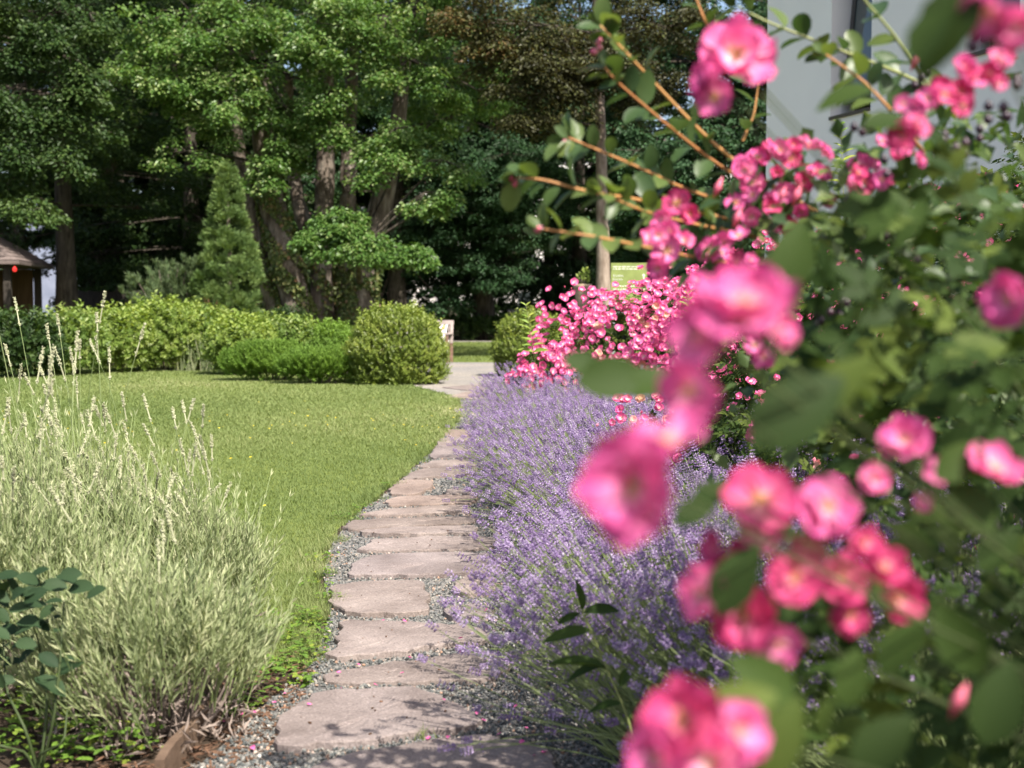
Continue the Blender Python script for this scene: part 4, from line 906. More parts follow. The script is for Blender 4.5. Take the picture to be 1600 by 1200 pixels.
simple_tree('evergreen_tree', 'dark evergreen tree between the slender pale trunk and the white house', 1090, 47, .4, 2, (0, -.9, 8.0), (4.6, 3.4, 7.7), 100, M['yew'], 250, leaf=.15, size=(1.4, .9), tw=30, low=-.95, bark='bark_shaded')
simple_tree('broadleaf_tree', 'dark tree right behind the slender pale trunk', 905, 55, .4, 2, (0, .5, 8.6), (5.0, 3.4, 8.6), 82, M['dark'], 260, leaf=.16, size=(1.5, .9), low=-.98, bark='bark_shaded')
simple_tree('broadleaf_tree', 'dark tree deep in shade behind the cone shaped conifer', 300, 46, .4, 2, (0, .5, 8.0), (4.8, 3.4, 8.0), 96, M['dark'], 270, leaf=.15, size=(1.5, .9), low=-.98, bark='bark_shaded')
simple_tree('broadleaf_tree', 'dark tree deep in shade right behind the big lime', 620, 49, .4, 2, (0, .5, 8.0), (4.6, 3.4, 8.0), 76, M['yew'], 280, leaf=.15, size=(1.5, .9), low=-.98, bark='bark_shaded')
simple_tree('broadleaf_tree', 'dark tree deep in shade left behind the big lime', 440, 53, .4, 2, (0, .5, 8.6), (5.0, 3.4, 8.6), 96, M['dark'], 290, leaf=.16, size=(1.5, .9), low=-.98, bark='bark_shaded')
simple_tree('broadleaf_tree', 'dark tree behind the hut at the far left', 30, 52, .4, 2, (0, .5, 10.0), (5.2, 3.4, 8.4), 90, M['dark'], 295, leaf=.16, size=(1.5, .9), low=-.9, bark='bark_shaded')
simple_tree('broadleaf_tree', 'dark tree in the gap right of the ivy wrapped trunk', 190, 56, .4, 2, (0, .5, 8.6), (5.2, 3.4, 8.8), 100, M['dark'], 297, leaf=.16, size=(1.5, .9), low=-.98, bark='bark_shaded')
simple_tree('broadleaf_tree', 'tall dark tree filling the gap between the big lime and the copper tree', 705, 58, .3, 2, (0, -.5, 10.5), (5.4, 3.2, 9.0), 100, M['dark'], 298, leaf=.13, low=-.9, bark='bark_shaded')
simple_tree('broadleaf_tree', 'low dark tree closing the view left of the cone shaped conifer', 235, 61, .4, 2, (0, -.5, 7.6), (4.8, 3.2, 7.4), 100, M['dark'], 299, leaf=.17, size=(1.6, .95), low=-.98, bark='bark_shaded')
# far wood
for i, (px, Y) in enumerate([(-180, 70), (520, 72), (700, 70), (860, 74), (1000, 72), (1200, 70), (1420, 66), (340, 76)]):
    simple_tree('broadleaf_tree', 'tree of the far dark wood closing the garden, seen only through gaps', px, Y, .5, 2, (0, 0, 9), (5.8, 3, 9.2), 70, M['dark'], 300 + 2 * i, (2.0, 1.2), 24, .22, group='trees of the far wood', per=40, low=-.98, bark='bark_shaded')
t_ = np.random.RandomState(900)  # unseen tree behind the camera, added to shade the right foreground
tree('broadleaf_tree', 'unseen tree added beside the viewpoint, its crown placed to shade the right foreground', (5.9, -3.6, 0), [(np.array([[0, 0, -.05], [.05, 0, 1.5], [-.2, .1, 3.2], [-.7, .5, 5.4]]), np.array([.24, .18, .15, .08]))],
     crown_boughs(t_, (-1.3, 1.1, 6.3), (1.15, .85, 1.0), 24, (.62, .4), 26) + crown_boughs(t_, (.1, 2.0, 6.4), (1.0, .8, .9), 18, (.62, .4), 24), M['dark'], 901, 40, .34, .12)
leaf_shrub('yew_hedge', 'long dark yew hedge in the shade under the trees', 'hedge', (-6.5, 54, 0), [(x, 0, 1.5, 1.5, .8, 1.7) for x in np.arange(-9, 14.1, 1.6)], 6500, M['yew'], hs, 131, .36, .5, twigs=14)
leaf_shrub('shade_plants', 'row of dark green leafy plants beyond the far path', 'plants', (-.4, 49.2, 0), [(x, 0, .3, .8, .6, .38) for x in np.arange(-4.2, 6, .8)], 2200, M['dark'], [compound_leaf(rng, LO, .5)], 132, .30, .4)['kind'] = 'stuff'
leaf_shrub('laurel_bush', 'small leafy bush at the foot of the big lime, left of its base', 'bush', (at(452, 500, 31.5)[0], 31.5, 0), lumpy(.52, .5, 1.05, 6, 5), 420, M['dark'], [sprig(rng, 7, LO, .5)], 133, .24, .5)
#SPLIT
# ------------------------------------------------------------------ white house
def house():
    P0 = np.array([3.87, 19.67]); u = nrm(np.array([.325, -.946])); nin = np.array([-u[1], u[0]])    # along the wall towards us, and inwards
    root = thing('white_house', 'white rendered house with dark tilted windows behind the pink roses', 'house', (P0[0], P0[1], 0), math.atan2(u[1], u[0]))
    def s_of(px):
        s = np.linspace(0, 8, 4000); x = P0[0] + u[0] * s; y = P0[1] + u[1] * s; return s[np.argmin(np.abs(800 + F_PX * x / (y * math.cos(TILT)) - px))]
    s1, s2, s3 = s_of(1293), s_of(1355), s_of(1497); s4 = s3 + (s2 - s1); Lh, H, D = 8.6, 7.0, .52
    z1 = at(1293, 187, P0[1] + u[1] * s1)[2] + .03; z2 = at(1497, 92, P0[1] + u[1] * s3)[2] + .03
    # local axes: x along the wall, y to the left of travel; inwards is local +y
    w = MB()
    def bx(x0, x1, y0, y1, za, zb): w.box(((x0 + x1) / 2, (y0 + y1) / 2, (za + zb) / 2), (x1 - x0, y1 - y0, zb - za))
    top = 6.3
    bx(0, s1, 0, D, 0, H); bx(s1, s2, 0, D, 0, z1 - .04); bx(s1, s2, 0, D, top, H); bx(s2, s3, 0, D, 0, H); bx(s3, s4, 0, D, 0, z2 - .04); bx(s3, s4, 0, D, top, H); bx(s4, Lh, 0, D, 0, H)
    bx(0, .3, D, 7, 0, H); bx(Lh - .3, Lh, D, 7, 0, H); bx(.3, Lh - .3, 6.7, 7, 0, H); bx(.3, Lh - .3, D, 6.7, H - .25, H - .002)
    w.build('wall', M['wall'], root)
    fl = MB(); fl.box((Lh / 2, 3.5, .16 + 2.9), (Lh - .7, 6.2, .2)); fl.build('floor_slab', M['wall'], root)
    r = MB()
    r.bm(_roof(Lh, 7, .05, H, 2.2)); r.build('roof', M['shingle'], root)
    for a, b, z in ((s1, s2, z1), (s3, s4, z2)):
        wd = b - a; f = MB(); yb = .42
        f.box(((a + b) / 2, yb, z + .05), (wd, .07, .10)); f.box(((a + b) / 2, yb, top - .04), (wd, .07, .08)); f.box((a + .035, yb, (z + top) / 2 + .01), (.07, .07, top - z - .19)); f.box((b - .035, yb, (z + top) / 2 + .01), (.07, .07, top - z - .19))
        win = f.build('window', M['dkframe'], root)
        s = MB(); s.box(((a + b) / 2, .19, z - .02), (wd - .004, .44, .045)); s.build('sill', M['sill'], win)
        hgt = top - z - .26; T = Matrix.Translation((0, 0, 0)); ang = R(-5.5)
        rot = Matrix.Rotation(ang, 4, 'X')
        def put(mb, lx, lz, sx, sz, th=.05):
            c = rot @ Vector((0, 0, lz)); mb.box(((a + b) / 2 + lx, .37 + c.y, top - .1 + c.z), (sx, th, sz), 0, 0, 0, .5, rot)
        sa = MB(); W2 = wd - .18
        put(sa, -W2 / 2 + .04, -hgt / 2, .08, hgt); put(sa, W2 / 2 - .04, -hgt / 2, .08, hgt); put(sa, 0, -.04, W2 - .16, .08); put(sa, 0, -hgt + .05, W2 - .16, .10)
        sash = sa.build('sash', M['dkframe'], win)
        gl = MB(); put(gl, 0, -hgt / 2 - .005, W2 - .16, hgt - .19, .012); gl.build('pane', M['glass'], sash)
        st = MB(); c = rot @ Vector((0, 0, -hgt + .02)); st.tubes(np.array([[a + .2, .40, z + .09], [a + .2, .37 + c.y, top - .1 + c.z + .02]]), np.array([.014, .014]), 6); st.build('stay', M['dkframe'], win)
def _roof(Lx, Ly, x0, z, h):
    bm = bmesh.new(); o = .12
    a = [bm.verts.new(p) for p in ((-o, -o, z), (Lx + o, -o, z), (Lx + o, Ly + o, z), (-o, Ly + o, z))]
    b = [bm.verts.new(p) for p in ((Lx * .3, Ly / 2, z + h), (Lx * .7, Ly / 2, z + h))]
    for f in ((a[0], a[1], b[1], b[0]), (a[2], a[3], b[0], b[1]), (a[1], a[2], b[1]), (a[3], a[0], b[0]), (a[3], a[2], a[1], a[0])): bm.faces.new(f)
    return bm
house()

# far houses glimpsed through the trees
for px, Y, wd, hh, lab, mt in ((78, 92, 5.0, 9, 'pale blue grey far building glimpsed right of the hut roof', 'bluewall'), (480, 96, 12, 10, 'pinkish far house glimpsed between the lime trunks', 'pinkwall'), (870, 98, 26, 12, 'pale far building glimpsed through the trees right of the bench', 'wall')):
    if mt == 'bluewall': M['bluewall'] = noise_mat('blue_grey_render', [(.3, (.19, .22, .30)), (.7, (.26, .29, .38))], 1.2)
    if mt == 'pinkwall': M['pinkwall'] = noise_mat('pink_render', [(.3, (.55, .34, .27)), (.7, (.62, .40, .32))], 1.2)
    x = at(px, 480, Y)[0]; root = thing('far_house', lab, 'house', (x, Y, 0)); b = MB(); b.box((0, 0, hh / 2), (wd, 8, hh)); b.build('wall', M[mt], root)
    r = MB(); bm = _roof(wd, 8, 0, 0, 3); bm.transform(Matrix.Translation((-wd / 2, -4, hh + .004))); r.bm(bm); r.build('roof', M['shingle'], root)
    for i in range(int(wd // 3)):
        for j in range(3):
            f = MB(); cx = -wd / 2 + 1.6 + 3 * i; cz = 1.8 + 3 * j; f.box((cx, -4.03, cz), (1.2, .1, 1.5)); wn = f.build('window', M['steel'], root); q = MB(); q.box((cx, -4.085, cz), (1.0, .02, 1.3)); q.build('pane', M['glass'], wn)

# ------------------------------------------------------------------ garden hut at the left
def hut():
    Y = 36; c = at(-72, 480, Y + 2.2); ev = at(50, 407, Y)[2]; root = thing('garden_hut', 'garden hut with a shingled hipped roof and dark posts at the left edge', 'hut', (c[0], c[1], 0), R(8))
    hx, hy = 2.0, 1.9
    rb = MB(); bm = bmesh.new(); o = .42; e = [bm.verts.new(p) for p in ((-hx - o, -hy - o, ev), (hx + o, -hy - o, ev), (hx + o, hy + o, ev), (-hx - o, hy + o, ev))]; e2 = [bm.verts.new((v.co.x, v.co.y, ev - .09)) for v in e]
    ap = bm.verts.new((0, 0, ev + 1.55))
    for i in range(4): bm.faces.new((e[i], e[(i + 1) % 4], ap)); bm.faces.new((e2[i], e2[(i + 1) % 4], e[(i + 1) % 4], e[i]))
    bm.faces.new(e2[::-1]); rb.bm(bm)
    # courses of shingles: thin overlapping strips
    for i in range(4):
        a = np.array([e_ for e_ in ((-hx - o, -hy - o), (hx + o, -hy - o), (hx + o, hy + o), (-hx - o, hy + o))][i]); b2 = np.array(((-hx - o, -hy - o), (hx + o, -hy - o), (hx + o, hy + o), (-hx - o, hy + o))[(i + 1) % 4])
        for k in range(12):
            t0, t1 = k / 13, (k + 1.15) / 13
            p = [np.array([*(a * (1 - t0)), ev + 1.55 * t0 + .03]), np.array([*(b2 * (1 - t0)), ev + 1.55 * t0 + .03]), np.array([*(b2 * (1 - t1)), ev + 1.55 * t1 + .008]), np.array([*(a * (1 - t1)), ev + 1.55 * t1 + .008])]
            rb.add(p, [np.array([[0, 1, 2, 3]])], .5)
    rb.build('roof', M['shingle'], root)
    for sx in (-1, 0, 1):
        for sy in (-1, 1):
            p = MB(); p.box((sx * hx, sy * hy, ev / 2 - .05), (.2, .2, ev - .1), 0, 0, .01); p.build('post', M['fence'], root)
    wl = MB(); wl.box((0, hy - .16, ev / 2 - .06), (2 * hx - .22, .06, ev - .14)); wl.box((-hx + .16, 0, ev / 2 - .06), (.06, 2 * hy - .4, ev - .14)); wl.build('wall', noise_mat('shaded_ochre_boards', [(.3, (.085, .052, .028)), (.7, (.14, .088, .048))], 3, stretch=(5, 5, .5)), root)  # wall ochre darkened to imitate shade under the roof
    rl = MB()
    for sx in (-1, 1): rl.box((sx * hx / 2, -hy, .85), (hx - .22, .06, .09)); rl.box((sx * hx / 2, -hy, .35), (hx - .22, .06, .09))
    rl.build('railing', M['fence'], root)
    lp = at(23, 421, Y + .1); l = MB(); l.lathe([(0, -.07), (.05, -.05), (.065, 0), (.05, .05), (.012, .07), (.012, .09), (0, .09)], (0, 0, 0), 12)
    mm, N, L, P, O = base_mat('red_lantern_glass'); P.inputs['Base Color'].default_value = (.8, .03, .03, 1); P.inputs['Emission Color'].default_value = (1, .05, .04, 1); P.inputs['Emission Strength'].default_value = .5
    tag(l.build('lantern', mm, None, True, lp), 'small red lantern hanging under the roof of the garden hut', 'lantern')
hut()
def fence():
    root = thing('board_fence', 'dark wooden board fence in the shade right of the hut', 'fence', (-11.2, 46.4, 0))
    h = 1.85; b = MB()
    for i in range(56): b.box((-5.2 + i * .19, 0, h / 2 + .02 * math.sin(i * 2.3)), (.18, .025, h))
    b.build('board_panel', M['fence'], root); r = MB(); r.box((0, .04, .4), (10.6, .05, .09)); r.box((0, .04, 1.5), (10.6, .05, .09)); r.build('rail', M['fence'], root)
    for i in range(6):
        p = MB(); p.box((-5.2 + i * 2.1, .10, 1.0), (.10, .10, 2.0)); p.build('post', M['fence'], root)
fence()

# ------------------------------------------------------------------ bench, cushions, sign, urn, bin
def bench():
    Yb = gnd(705, 567)[1]; c = at(652, 560, Yb + .2); rot = R(-9)
    root = thing('garden_bench', 'weathered wooden garden bench half hidden behind the box bush', 'bench', (c[0], c[1], 0), rot); W, D, H = 1.5, .58, .90
    bk = Matrix.Rotation(R(-7), 4, 'X')
    def part(n, m, *boxes):
        b = MB()
        for cc, ss, *t in boxes: b.box(cc, ss, 0, 0, .006, .5, t[0] if t else None)
        return b.build(n, M[m], root)
    for s in (-1, 1):
        part('leg', 'teak', ((s * (W / 2 - .035), -D / 2 + .035, .31), (.065, .065, .62)))
        part('leg', 'teak', ((s * (W / 2 - .035), D / 2 - .035, .21), (.065, .065, .42)))
        part('back_post', 'teakgrey', ((s * (W / 2 - .035), D / 2 + .005, .66), (.065, .055, .48), bk))
        part('armrest', 'teakgrey', ((s * (W / 2 - .035), -.02, .64), (.085, D, .035)))
    part('top_rail', 'teakgrey', ((0, D / 2 + .035, H - .02), (W + .01, .05, .10), bk))
    part('lower_rail', 'teakgrey', ((0, D / 2 - .012, .50), (W - .14, .04, .06), bk))
    for i in range(20): part('back_slat', 'teakgrey', ((-W / 2 + .1 + i * (W - .2) / 19, D / 2 + .012, .69), (.032, .018, .34), bk))
    for i in range(6): part('seat_slat', 'teakgrey', ((0, -D / 2 + .06 + i * .088, .43), (W - .13, .075, .025)))
    part('apron', 'teakgrey', ((0, -D / 2 + .035, .375), (W - .14, .03, .08)))
    part('stretcher', 'teak', ((0, .02, .14), (W - .14, .04, .05)))
    Mw = Matrix.Translation((c[0], c[1], 0)) @ Matrix.Rotation(rot, 4, 'Z')
    for lx, ang, lab in ((.44, 4, 'cream cushion with ochre zigzag pattern at the right end of the bench'), (-.15, -5, 'cream cushion in the middle of the bench, mostly behind the box bush')):
        bm = bmesh.new(); bmesh.ops.create_grid(bm, x_segments=14, y_segments=14, size=.5)
        top = []
        k = MB(); gx = np.linspace(-1, 1, 15); X, Z = np.meshgrid(gx, gx); th = .075 * (1 - np.abs(X) ** 3.2) ** .6 * (1 - np.abs(Z) ** 3.2) ** .6
        pin = 1 - .06 * (X * X) * (1 - Z * Z) * 0; bm.free()
        i = np.arange(14)[:, None] * 15; j = np.arange(14)[None]; q = np.stack([i + j, i + j + 1, i + j + 16, i + j + 15], -1).reshape(-1, 4)
        sh = .21 * (1 - .07 * np.abs(X) * 0 ); xs = X * .21 * (1 - .06 * (1 - Z * Z)); zs = Z * .21 * (1 - .06 * (1 - X * X))
        k.add(np.stack([xs, -th, zs], -1).reshape(-1, 3), q); k.add(np.stack([xs, th, zs], -1).reshape(-1, 3), q[:, ::-1])
        me = k.data('cushion_cover', M['cushion'], True)
        o = obj('cushion', me); tag(o, lab, 'cushion', 'cushions on the garden bench')
        o.matrix_world = Mw @ Matrix.Translation((lx, .09, .645)) @ Matrix.Rotation(R(-14), 4, 'X') @ Matrix.Rotation(R(ang), 4, 'Y')
        d = MB()
        for s in (-1, 1):
            d.add([(s * .16 - .055, -.071, .15), (s * .16 + .045 - .0 * s, -.071, .15), (s * .09, -.0765, .05)], [np.array([[0, 1, 2]])])
        d.add([(-.05, -.0775, .09), (.05, -.0775, .09), (0, -.0785, .015)], [np.array([[0, 1, 2]])]); d.build('ochre_zigzag', M['pattern_y'], o)
        e = MB()
        for a in range(3):
            for b in range(2): e.box((-.05 + a * .05, -.0785, -.05 - b * .06), (.022, .002, .022))
        e.build('dark_dots', M['pattern_d'], o)
    p = MB(); p.box((0, 0, 0), (.42, .40, .05), 0, 0, .02); o = p.build('seat_pad', M['cushion'], None, True); o.matrix_world = Mw @ Matrix.Translation((.50, -.03, .47)); tag(o, 'thin cream seat pad lying on the right end of the bench', 'seat pad')
bench()
def text(body, size, parent, loc, mat, rot):
    cu = bpy.data.curves.new('lettering', 'FONT'); cu.body = body; cu.size = size; cu.extrude = .001
    t = bpy.data.objects.new('lettering', cu); C.objects.link(t); bpy.context.view_layer.update()
    me = bpy.data.meshes.new_from_object(t.evaluated_get(bpy.context.evaluated_depsgraph_get())); bpy.data.objects.remove(t); me.materials.clear(); me.materials.append(mat)
    o = obj('lettering', me, parent, loc); o.rotation_euler = rot; return o
def sign():
    Y = 20.0; c = at(983, 437, Y); wd = 57 * Y / F_PX; ht = 62 * Y / F_PX; zc = at(983, 442, Y)[2]
    root = thing('info_sign', 'lime green information sign with white lettering behind the pink roses', 'sign', (c[0], Y, 0), R(-4))
    b = MB(); b.box((0, 0, zc), (wd, .03, ht), 0, 0, .004); b.build('panel', M['signg'], root)
    for s in (-1, 1):
        p = MB(); p.box((s * wd * .42, .035, zc / 2 + ht * .2), (.04, .035, zc + ht * .4)); p.build('post', M['steel'], root)
    rx = (math.pi / 2, 0, 0); x0 = -wd / 2 + .035; t = zc + ht / 2
    text('Pavillon', .052, root, (x0, -.018, t - .215), M['signw'], rx); text('Garten', .052, root, (x0, -.018, t - .27), M['signw'], rx)
    ln = MB(); r_ = np.random.RandomState(4)
    for zz in (.06, .095, .36, .41, .455):
        xx = x0
        while xx < wd / 2 - .10:
            ww = r_.uniform(.02, .065); ln.add([(xx, -.0165, t - zz - .007), (xx + ww, -.0165, t - zz - .007), (xx + ww, -.0165, t - zz + .007), (xx, -.0165, t - zz + .007)], [np.array([[0, 1, 2, 3]])]); xx += ww + .014
    ln.build('small_print', M['signw'], root)
    a = MB(); xx = wd / 2 - .06; zz = t - .20
    a.add([(xx - .028, -.0175, zz), (xx + .028, -.0175, zz), (xx, -.0175, zz + .035)], [np.array([[0, 1, 2]])]); a.add([(xx - .008, -.0175, zz - .05), (xx + .008, -.0175, zz - .05), (xx + .008, -.0175, zz), (xx - .008, -.0175, zz)], [np.array([[0, 1, 2, 3]])]); a.build('arrow', M['signw'], root)
sign()
def urn():
    Y = 23; c = at(910, 460, Y); zt = at(910, 444, Y)[2]; root = thing('stone_urn', 'flared stone urn on a pedestal behind the pink roses', 'urn', (c[0], Y, 0))
    r = 15 * Y / F_PX; b = MB(); b.lathe([(0, zt - .05), (r * .82, zt - .05), (r * .86, zt), (r, zt), (r, zt - .05), (r * .9, zt - .08), (r * .76, zt - .22), (r * .62, zt - .36), (r * .40, zt - .46), (r * .35, zt - .52), (r * .55, zt - .56), (r * .55, zt - .60), (0, zt - .60)], k=28); b.build('bowl', M['terra'], root, True)
    p = MB(); p.box((0, 0, (zt - .62) / 2), (r * 1.5, r * 1.5, zt - .62), 0, 0, .015); p.build('pedestal', M['terra'], root)
    pl = leaf_shrub('potted_plant', 'small green plant growing in the stone urn', 'plant', (c[0], Y, zt - .04), [(0, 0, .10, .12, .12, .12), (.05, 0, .2, .06, .06, .12)], 90, M['hedge'], LO, 141, .07)
urn()
def bin_():
    Y = 50.5; c = at(806, 500, Y); zt = at(806, 482, Y)[2]; root = thing('waste_container', 'dark grey waste container in the shade beyond the far path', 'container', (c[0], Y, 0), R(6))
    w_, d_ = .62, .70; b = MB(); bm = bmesh.new(); lo = [bm.verts.new((sx * w_ * .42, sy * d_ * .42, .10)) for sx, sy in ((-1, -1), (1, -1), (1, 1), (-1, 1))]; hi = [bm.verts.new((sx * w_ * .5, sy * d_ * .5, zt - .12)) for sx, sy in ((-1, -1), (1, -1), (1, 1), (-1, 1))]
    for i in range(4): bm.faces.new((lo[i], lo[(i + 1) % 4], hi[(i + 1) % 4], hi[i]))
    bm.faces.new(lo[::-1]); bm.faces.new(hi); bmesh.ops.bevel(bm, geom=bm.edges[:], offset=.02, segments=2, affect='EDGES'); b.bm(bm); b.build('body', M['bin'], root)
    l = MB(); l.box((0, -.02, zt - .07), (w_ + .06, d_ + .06, .09), 0, 0, .03); l.build('lid', M['bin'], root)
    for s in (-1, 1):
        wl = MB(); wl.tubes(np.array([[s * .25 - .03, d_ * .36, .11], [s * .25 + .03, d_ * .36, .11]]), np.array([.11, .11]), 14, cap=True); wl.build('wheel', M['dkframe'], root)
bin_()
def edging():
    b = MB(); pts = [gnd(250, 1235), gnd(285, 1185), gnd(330, 1135), gnd(365, 1100)]; pts = np.array(pts); t = np.linspace(0, 3, 14); q = np.stack([np.interp(t, range(4), pts[:, i]) for i in range(2)], 1)
    n_ = nrm(np.stack([-np.gradient(q[:, 1]), np.gradient(q[:, 0])], 1)) * .012
    hz = .075 + .006 * np.sin(t * 4); V = np.concatenate([np.column_stack([q + n_, -.02 + 0 * hz]), np.column_stack([q + n_, hz]), np.column_stack([q - n_, hz]), np.column_stack([q - n_, -.02 + 0 * hz])]); m = 14
    F = [[r * m + i, r * m + i + 1, (r + 1) * m + i + 1, (r + 1) * m + i] for r in range(3) for i in range(m - 1)] + [[m - 1, 2 * m - 1, 3 * m - 1, 4 * m - 1], [0, 3 * m, 2 * m, m]]
    b.add(V, np.array(F)); tag(b.build('bed_edging', M['edging']), 'brown wooden edging board between the left bed and the gravel', 'edging board')
edging()

# ------------------------------------------------------------------ small ground plants, litter, petals
rng = np.random.RandomState(77)
def herb_patch(mb, rng, c, rad, n, size, tpl, h=.06):
    a = rng.rand(n) * 6.283; r = rad * np.sqrt(rng.rand(n)); p = np.stack([c[0] + np.cos(a) * r, c[1] + np.sin(a) * r, h * (.3 + rng.rand(n))], 1)
    d = nrm(np.stack([np.cos(a * 3), np.sin(a * 3), np.full(n, .15)], 1)); nn = nrm(np.array([0, 0, 1.0]) + .35 * unit_dirs(rng, n)); mb.scatter(tpl, frames(d, nn), p, size * rng.uniform(.6, 1.2, n), rng.rand(n))
tri3 = merge([(T_leaf(.8, .15, .12, rows=(0, .3, .7, 1)), rotz(a), (0, 0, 0), .5) for a in (-1.25, 0, 1.25)])
g = MB()
for px, py, r_, n_ in [(60, 1120, .22, 110), (110, 1160, .2, 90), (30, 1180, .22, 90), (160, 1110, .12, 50), (150, 1190, .12, 40), (100, 1090, .2, 90), (190, 1150, .14, 60), (220, 1190, .1, 30), (330, 1110, .05, 16), (370, 1095, .07, 26), (405, 1090, .06, 22), (350, 1125, .04, 10)]:
    herb_patch(g, rng, gnd(px, py), r_, n_, .042, tri3, .07)
for px, py, r_, n_ in [(430, 1040, .10, 70), (470, 1010, .10, 80), (450, 975, .12, 80), (490, 975, .06, 40), (495, 920, .07, 40), (440, 1070, .06, 30), (420, 1060, .06, 24), (500, 880, .08, 36), (540, 815, .10, 40), (505, 990, .05, 30), (512, 945, .05, 30), (485, 1030, .06, 40), (460, 1050, .07, 40), (508, 905, .04, 20), (560, 800, .05, 20), (610, 765, .06, 20), (395, 1110, .05, 24), (440, 1000, .09, 60)]:
    herb_patch(g, rng, gnd(px, py), r_, n_, .026, tri3, .04)
tag(g.build('ground_cover', M['herb']), 'small three leaved ground cover along the left bed and the lawn edge', 'ground cover', None, 'stuff')
for px, py, lab in ((478, 1073, 'single bright green weed in the gravel left of the brownish flagstone'), (388, 1100, 'small green weed at the gravel edge next to the edging board')):
    g = MB(); herb_patch(g, rng, np.zeros(3), .045, 12, .045, tri3, .03); q = gnd(px, py); tag(g.build('weed', M['herb'], None, False, (q[0], q[1], 0)), lab, 'weed')
g = MB(); q = gnd(660, 1164); h_ = rng.uniform(.03, .06, 26); d = nrm(np.array([0, 0, 1.0]) + .5 * unit_dirs(rng, 26)); g.scatter(BLADE, frames(d, unit_dirs(rng, 26)) * np.array([.06, 1, 1]), rng.normal(0, .012, (26, 3)) * np.array([1.6, 1, 0]), h_, rng.rand(26)); tag(g.build('grass_tuft', M['grass'], None, False, (q[0], q[1], .004)), 'tiny grass tuft in the gap between the two nearest flagstones', 'grass tuft')
# bark mulch on the gravel near the edging
g = MB(); P = np.stack([rng.uniform(-1.15, -.62, 1400), rng.uniform(2.7, 4.2, 1400)], 1); lim = edge_x(P[:, 1]); P = P[(P[:, 0] < lim + .20 + .06 * rng.normal(size=len(P)))]
ok = np.ones(len(P), bool)
for sp in STONE_POLYS: ok &= ~in_poly(P, sp)
P = P[ok]; n = len(P); a = rng.rand(n) * 6.28; fr = frames(np.stack([np.cos(a), np.sin(a), rng.normal(0, .25, n)], 1), unit_dirs(rng, n)) * np.array([.22, 1, .12])
g.scatter(pebble_template(rng), fr, np.column_stack([P, .012 + .008 * rng.rand(n)]), rng.uniform(.02, .045, n), rng.rand(n)); tag(g.build('bark_mulch', M['mulch']), 'brown bark mulch scattered between bed edging and gravel', 'mulch', None, 'stuff')
g = MB(); P = np.stack([rng.uniform(-.75, .05, 260), 3.3 * (9 / 3.3) ** rng.rand(260)], 1); ok = np.zeros(len(P), bool)
for sp in STONE_POLYS: ok |= in_poly(P, sp)
P = P[ok & (rng.rand(len(P)) < .5)]; n = len(P); g.scatter(pebble_template(rng), frames(unit_dirs(rng, n) * np.array([1, 1, .1]), np.array([0, 0, 1.0]) + np.zeros((n, 3))) * np.array([.6, 1, .5]), np.column_stack([P, np.full(n, .034)]), rng.uniform(.004, .014, n), rng.rand(n)); tag(g.build('debris', M['mulch']), 'dark crumbs lying on the flagstones', 'debris', None, 'stuff')
pm = MB(); t = petal(rng, 3, 4, .8, 1.0, .25, .02); pm.add(np.array(t[0]) - np.array([0, .5, 0]), t[1], .5, np.array(t[2]) * .6 + .35); pme = pm.data('fallen_petal', M['petal'], True)
pet = [(693, 1102), (632, 978), (560, 1047), (530, 1059), (587, 1079), (720, 1020), (534, 1077), (806, 1106), (745, 1117), (835, 1190), (670, 1163), (396, 1172), (428, 1100), (376, 1118), (484, 1110), (628, 1060), (700, 1162), (720, 1005), (580, 790), (590, 786), (780, 1150), (815, 1170), (850, 1186), (640, 1030), (598, 972), (760, 960), (395, 1116), (350, 1130), (445, 1086), (728, 1016), (755, 1128), (822, 1140)]
for i, (px, py) in enumerate(pet):
    q = gnd(px, py, .02); on = any(in_poly(q[None, :2], sp)[0] for sp in STONE_POLYS)
    o = obj('fallen_petal', pme); o.location = (q[0], q[1], .036 if on else .024); o.rotation_euler = (rng.normal(0, .25), rng.normal(0, .25), rng.rand() * 6.28); s = rng.uniform(.011, .020); o.scale = (s, s, s)
    tag(o, 'small fallen pink petal lying on the gravel or flagstones', 'petal', 'fallen pink petals on the path')
# yellow lawn flowers
g = MB(); P = thin_points(rng, 1500, 7, 20, .42); P = P[in_poly(P, lawn_poly)]; cl = np.exp(-((P[:, 1] - 12.8) / 1.8) ** 2) * .9 + .05; P = P[rng.rand(len(P)) < cl * .55]; n = len(P)
fy = merge([(T_lo(.7, .1), rotz(a), (0, 0, 0), .5) for a in np.arange(5) * 1.2566]); g.scatter(fy, frames(unit_dirs(rng, n) * np.array([1, 1, .15]), np.array([0, -.35, 1.0]) + np.zeros((n, 3))), np.column_stack([P, np.full(n, .055)]), rng.uniform(.014, .026, n)); tag(g.build('buttercup_mass', M['yellow']), 'tiny yellow flowers sprinkled over the lawn', 'flowers', None, 'stuff')
def yellow_flower():
    p = at(868, 778, 5.6); root = thing('yellow_flower', 'single yellow flower rising out of the purple lavender', 'flower', (p[0], p[1], 0)); s = MB(); s.tubes(np.array([[.05, 0, 0], [.03, 0, p[2] * .6], [0, 0, p[2] - .01]]), np.array([.0018, .0016, .0012]), 5); s.build('stem', M['green_stem'], root)
    f = MB(); t = flower_tpl(rng, 3, 3, 5, 3); f.add(np.array(t[0]) * .028, t[1], .5, t[2]); o = f.build('flower', M['yellow'], root, True); place(o, (0, 0, p[2]), (-.2, -.8, .6), None, 1.0)
yellow_flower()

